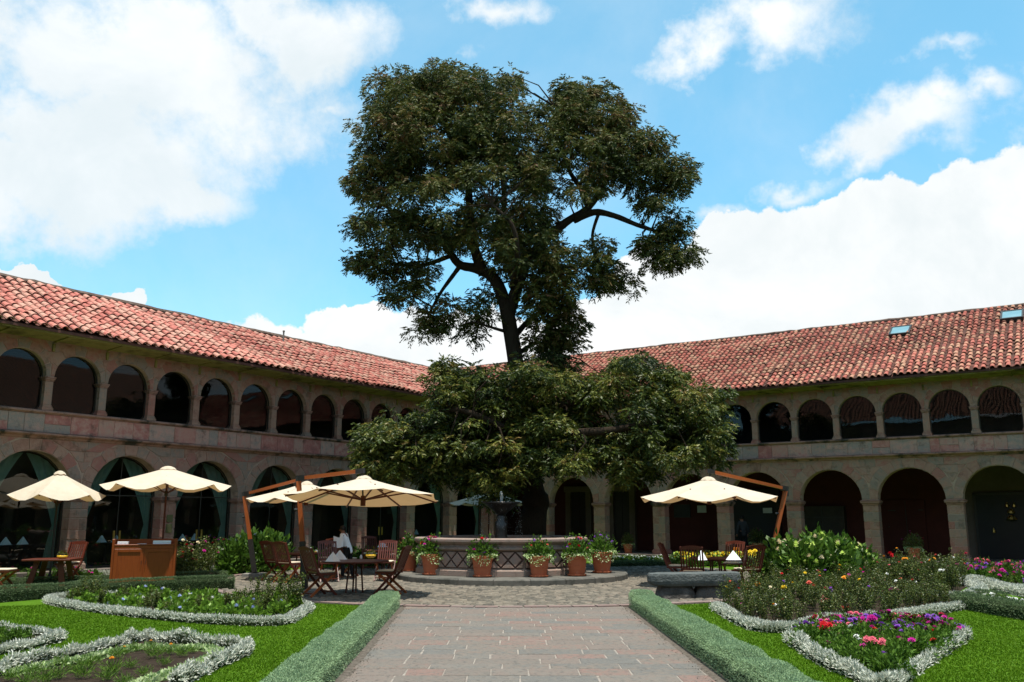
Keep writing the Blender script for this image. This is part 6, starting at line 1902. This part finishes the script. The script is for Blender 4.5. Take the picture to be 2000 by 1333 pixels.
parasol('parasol', 'leftmost cream parasol on a dark centre pole over the small table', (118, 917), 24.3, 1.22, .62, 6, .62, droop=.16)
parasol('parasol', 'large cream centre pole parasol rising behind the wooden sideboard', (329, 908), 25.4, 1.76, .50, 8, PI / 8 - .05, droop=.17)
cantilever('front cream cantilever parasol over the round table, seen from slightly below', (596, 1162), (583, 935), (707, 920), (711, 926), 0, 20.6, 1.82, .47, 8, PI / 8, droop=.04, tilt=(-.095, 0))
cantilever('rear cream cantilever parasol on the leaning wooden pole, half hidden by the front one', (497, 1128), (477, 966), (612, 930), (600, 938), 0, 26.4, 1.75, .48, 8, PI / 8 + .1, droop=.12)
cantilever('cream cantilever parasol on the right with its orange arm sloping down to the right', (1497, 1136), (1535, 955), (1387, 921), (1383, 929), 0, 23.6, 1.86, .50, 8, PI / 8 - .25, droop=.14)
parasol('parasol', 'cream parasol mostly hidden behind the tree and the fountain bowl', (955, 955), 33.5, 1.5, .45, 8, .2)
parasol('parasol', 'small cream parasol glimpsed between fountain and arcade, farther back', (905, 962), 35.5, 1.3, .40, 8, .5) if False else None

# ------------------------------------------------------------------ people


def person(label, loc, rz, jacket, trousers, lean=0.0, s=1.0, tray=False, arms='hang'):
    root = empty('person', loc, rz); root.scale = (s,) * 3; tag(root, label, 'person')
    V = Vector
    # facing +x
    J = {}
    J['pel'] = V((0, 0, .93)); J['sp'] = V((.02 + lean * .15, 0, 1.12)); J['ch'] = V((.04 + lean * .3, 0, 1.32)); J['nk'] = V((.05 + lean * .4, 0, 1.48)); J['hd'] = V((.08 + lean * .48, 0, 1.57)); J['ht'] = V((.08 + lean * .52, 0, 1.68))
    for n, sg in (('l', 1), ('r', -1)):
        J[n + 'hip'] = V((0, .09 * sg, .90)); J[n + 'kn'] = V((.04 + .10 * sg, .10 * sg, .50)); J[n + 'an'] = V((-.02 + .14 * sg, .10 * sg, .09)); J[n + 'to'] = V((.12 + .14 * sg, .11 * sg, .04))
        J[n + 'sh'] = V((.03 + lean * .38, .17 * sg, 1.42))
        if arms == 'front': J[n + 'el'] = V((.06 + lean * .3, .24 * sg, 1.16)); J[n + 'wr'] = V((.30 + lean * .3, .16 * sg, 1.14))
        else: J[n + 'el'] = V((.0, .25 * sg, 1.14)); J[n + 'wr'] = V((.06, .26 * sg, .90))
    def skin(name, names, edges, rad, m, par=root):
        me = bpy.data.meshes.new(name); idx = {n: i for i, n in enumerate(names)}
        me.from_pydata([J[n][:] for n in names], [(idx[a], idx[b]) for a, b in edges], []); me.materials.append(m)
        o = link(name, me, par); sk = o.modifiers.new('Skin', 'SKIN'); sub = o.modifiers.new('Sub', 'SUBSURF'); sub.levels = 2; sub.render_levels = 2
        if not me.skin_vertices: bpy.context.view_layer.objects.active = o
        lay = me.skin_vertices[0].data if me.skin_vertices else None
        if lay:
            for n in names: r = rad[n]; lay[idx[n]].radius = r if isinstance(r, tuple) else (r, r)
            lay[0].use_root = True
        return o
    # body: one continuous figure
    body_n = ['pel', 'sp', 'ch', 'nk', 'hd', 'ht'] + [a + b for a in 'lr' for b in ('hip', 'kn', 'an', 'to', 'sh', 'el', 'wr')]
    e = [('pel', 'sp'), ('sp', 'ch'), ('ch', 'nk'), ('nk', 'hd'), ('hd', 'ht')]
    for a in 'lr': e += [('pel', a + 'hip'), (a + 'hip', a + 'kn'), (a + 'kn', a + 'an'), (a + 'an', a + 'to'), ('ch', a + 'sh'), (a + 'sh', a + 'el'), (a + 'el', a + 'wr')]
    rad = dict(pel=(.11, .14), sp=(.10, .13), ch=(.11, .15), nk=.052, hd=.085, ht=.07)
    for a in 'lr': rad.update({a + 'hip': .085, a + 'kn': .055, a + 'an': .04, a + 'to': .035, a + 'sh': .06, a + 'el': .042, a + 'wr': .028})
    skin('body', body_n, e, rad, M['skin'])
    # clothes as slightly larger skins
    J['hem'] = V((.0, 0, .80)); jn = ['ch', 'sp', 'pel', 'hem', 'lsh', 'lel', 'lwr', 'rsh', 'rel', 'rwr']
    jr = dict(ch=(.13, .165), sp=(.125, .15), pel=(.13, .165), hem=(.135, .17)); 
    for a in 'lr': jr.update({a + 'sh': .078, a + 'el': .058, a + 'wr': .045})
    skin('jacket', jn, [('ch', 'sp'), ('sp', 'pel'), ('pel', 'hem'), ('ch', 'lsh'), ('lsh', 'lel'), ('lel', 'lwr'), ('ch', 'rsh'), ('rsh', 'rel'), ('rel', 'rwr')], jr, jacket)
    tn = ['pel', 'lhip', 'lkn', 'lan', 'rhip', 'rkn', 'ran']; tr = dict(pel=(.115, .15))
    for a in 'lr': tr.update({a + 'hip': .10, a + 'kn': .075, a + 'an': .062})
    skin('trousers', tn, [('pel', 'lhip'), ('lhip', 'lkn'), ('lkn', 'lan'), ('pel', 'rhip'), ('rhip', 'rkn'), ('rkn', 'ran')], tr, trousers)
    # head details
    h = J['hd']
    b = MB(); b.lathe([(.02, .13), (.065, .115), (.092, .07), (.097, .02), (.088, -.02)], 14, (-.012, 0), close=False); hr = b.build('hair', M['hair'], root, True); hr.location = h + V((-.012, 0, .03))
    b = MB(); b.add([(.085, -.012, .0), (.085, .012, .0), (.118, 0, -.015), (.082, 0, .04)], [(0, 1, 2), (0, 2, 3), (1, 3, 2)]); ns_ = b.build('nose', M['skin'], root); ns_.location = h
    for sg in (-1, 1):
        b = MB(); b.lathe([(.002, -.008), (.009, 0), (.002, .008)], 8); ey = b.build('eye', M['hair'], root, True); ey.location = h + V((.083, sg * .032, .03))
        b = MB(); b.lathe([(.004, -.028), (.014, 0), (.006, .03)], 8); ea = b.build('ear', M['skin'], root, True); ea.location = h + V((.0, sg * .09, .01))
    b = MB(); b.box(.08, .09, -.022, .022, -.045, -.038); mo = b.build('mouth', M['hair'], root); mo.location = h
    # hands with five fingers
    for a, sg in (('l', 1), ('r', -1)):
        wr, el = J[a + 'wr'], J[a + 'el']; d = (wr - el).normalized(); u = V((0, 1, 0)) if abs(d.y) < .8 else V((1, 0, 0)); u = (u - d * u.dot(d)).normalized(); w_ = d.cross(u)
        b = MB(); b.tube([wr - d * .01, wr + d * .04, wr + d * .09], [.024, .036, .03], 8)
        for k in range(4):
            o_ = u * (-.027 + .018 * k); L = (.06, .07, .065, .05)[k]; p0 = wr + d * .08 + o_; b.tube([p0, p0 + d * L * .5, p0 + d * L * .8 + w_ * .02 * sg], [.009, .008, .006], 6)
        p0 = wr + d * .03 + u * .03; b.tube([p0, p0 + d * .03 + u * .022, p0 + d * .06 + u * .025], [.010, .009, .007], 6)
        b.build('hand', M['skin'], root, True)
    return root


pw_ = at(680, 1080, 26.8)
person('waiter in a white jacket carrying a folded cloth, walking left past the arcade', (pw_.x, pw_.y, -.02), PI - .25, M['whitecloth'], M['blackcloth'], .35, .90, arms='front')
cl = at(661, 1053, 26.6)
b = MB(); vs = []
for i in range(6):
    for k in range(7): vs.append((.05 * k - .15, .02 * math.sin(k * 1.7 + i) , .02 * i * (1) * -3.0 + .02 * math.cos(k)))
b.add(vs, [(i * 7 + k, i * 7 + k + 1, (i + 1) * 7 + k + 1, (i + 1) * 7 + k) for i in range(5) for k in range(6)])
tag(b.build('cloth', M['linen'], None, True, loc=(cl.x, cl.y, cl.z + .06)), 'white cloth held over the arm of the waiter in the white jacket', 'cloth')
pg = wingpt('R', 12.2, -1.5, .15)
person('man in a dark grey suit standing with his back to us in the red corridor', pg, math.atan2(1, -.15), M['greycloth'], M['blackcloth'], .0, .98)
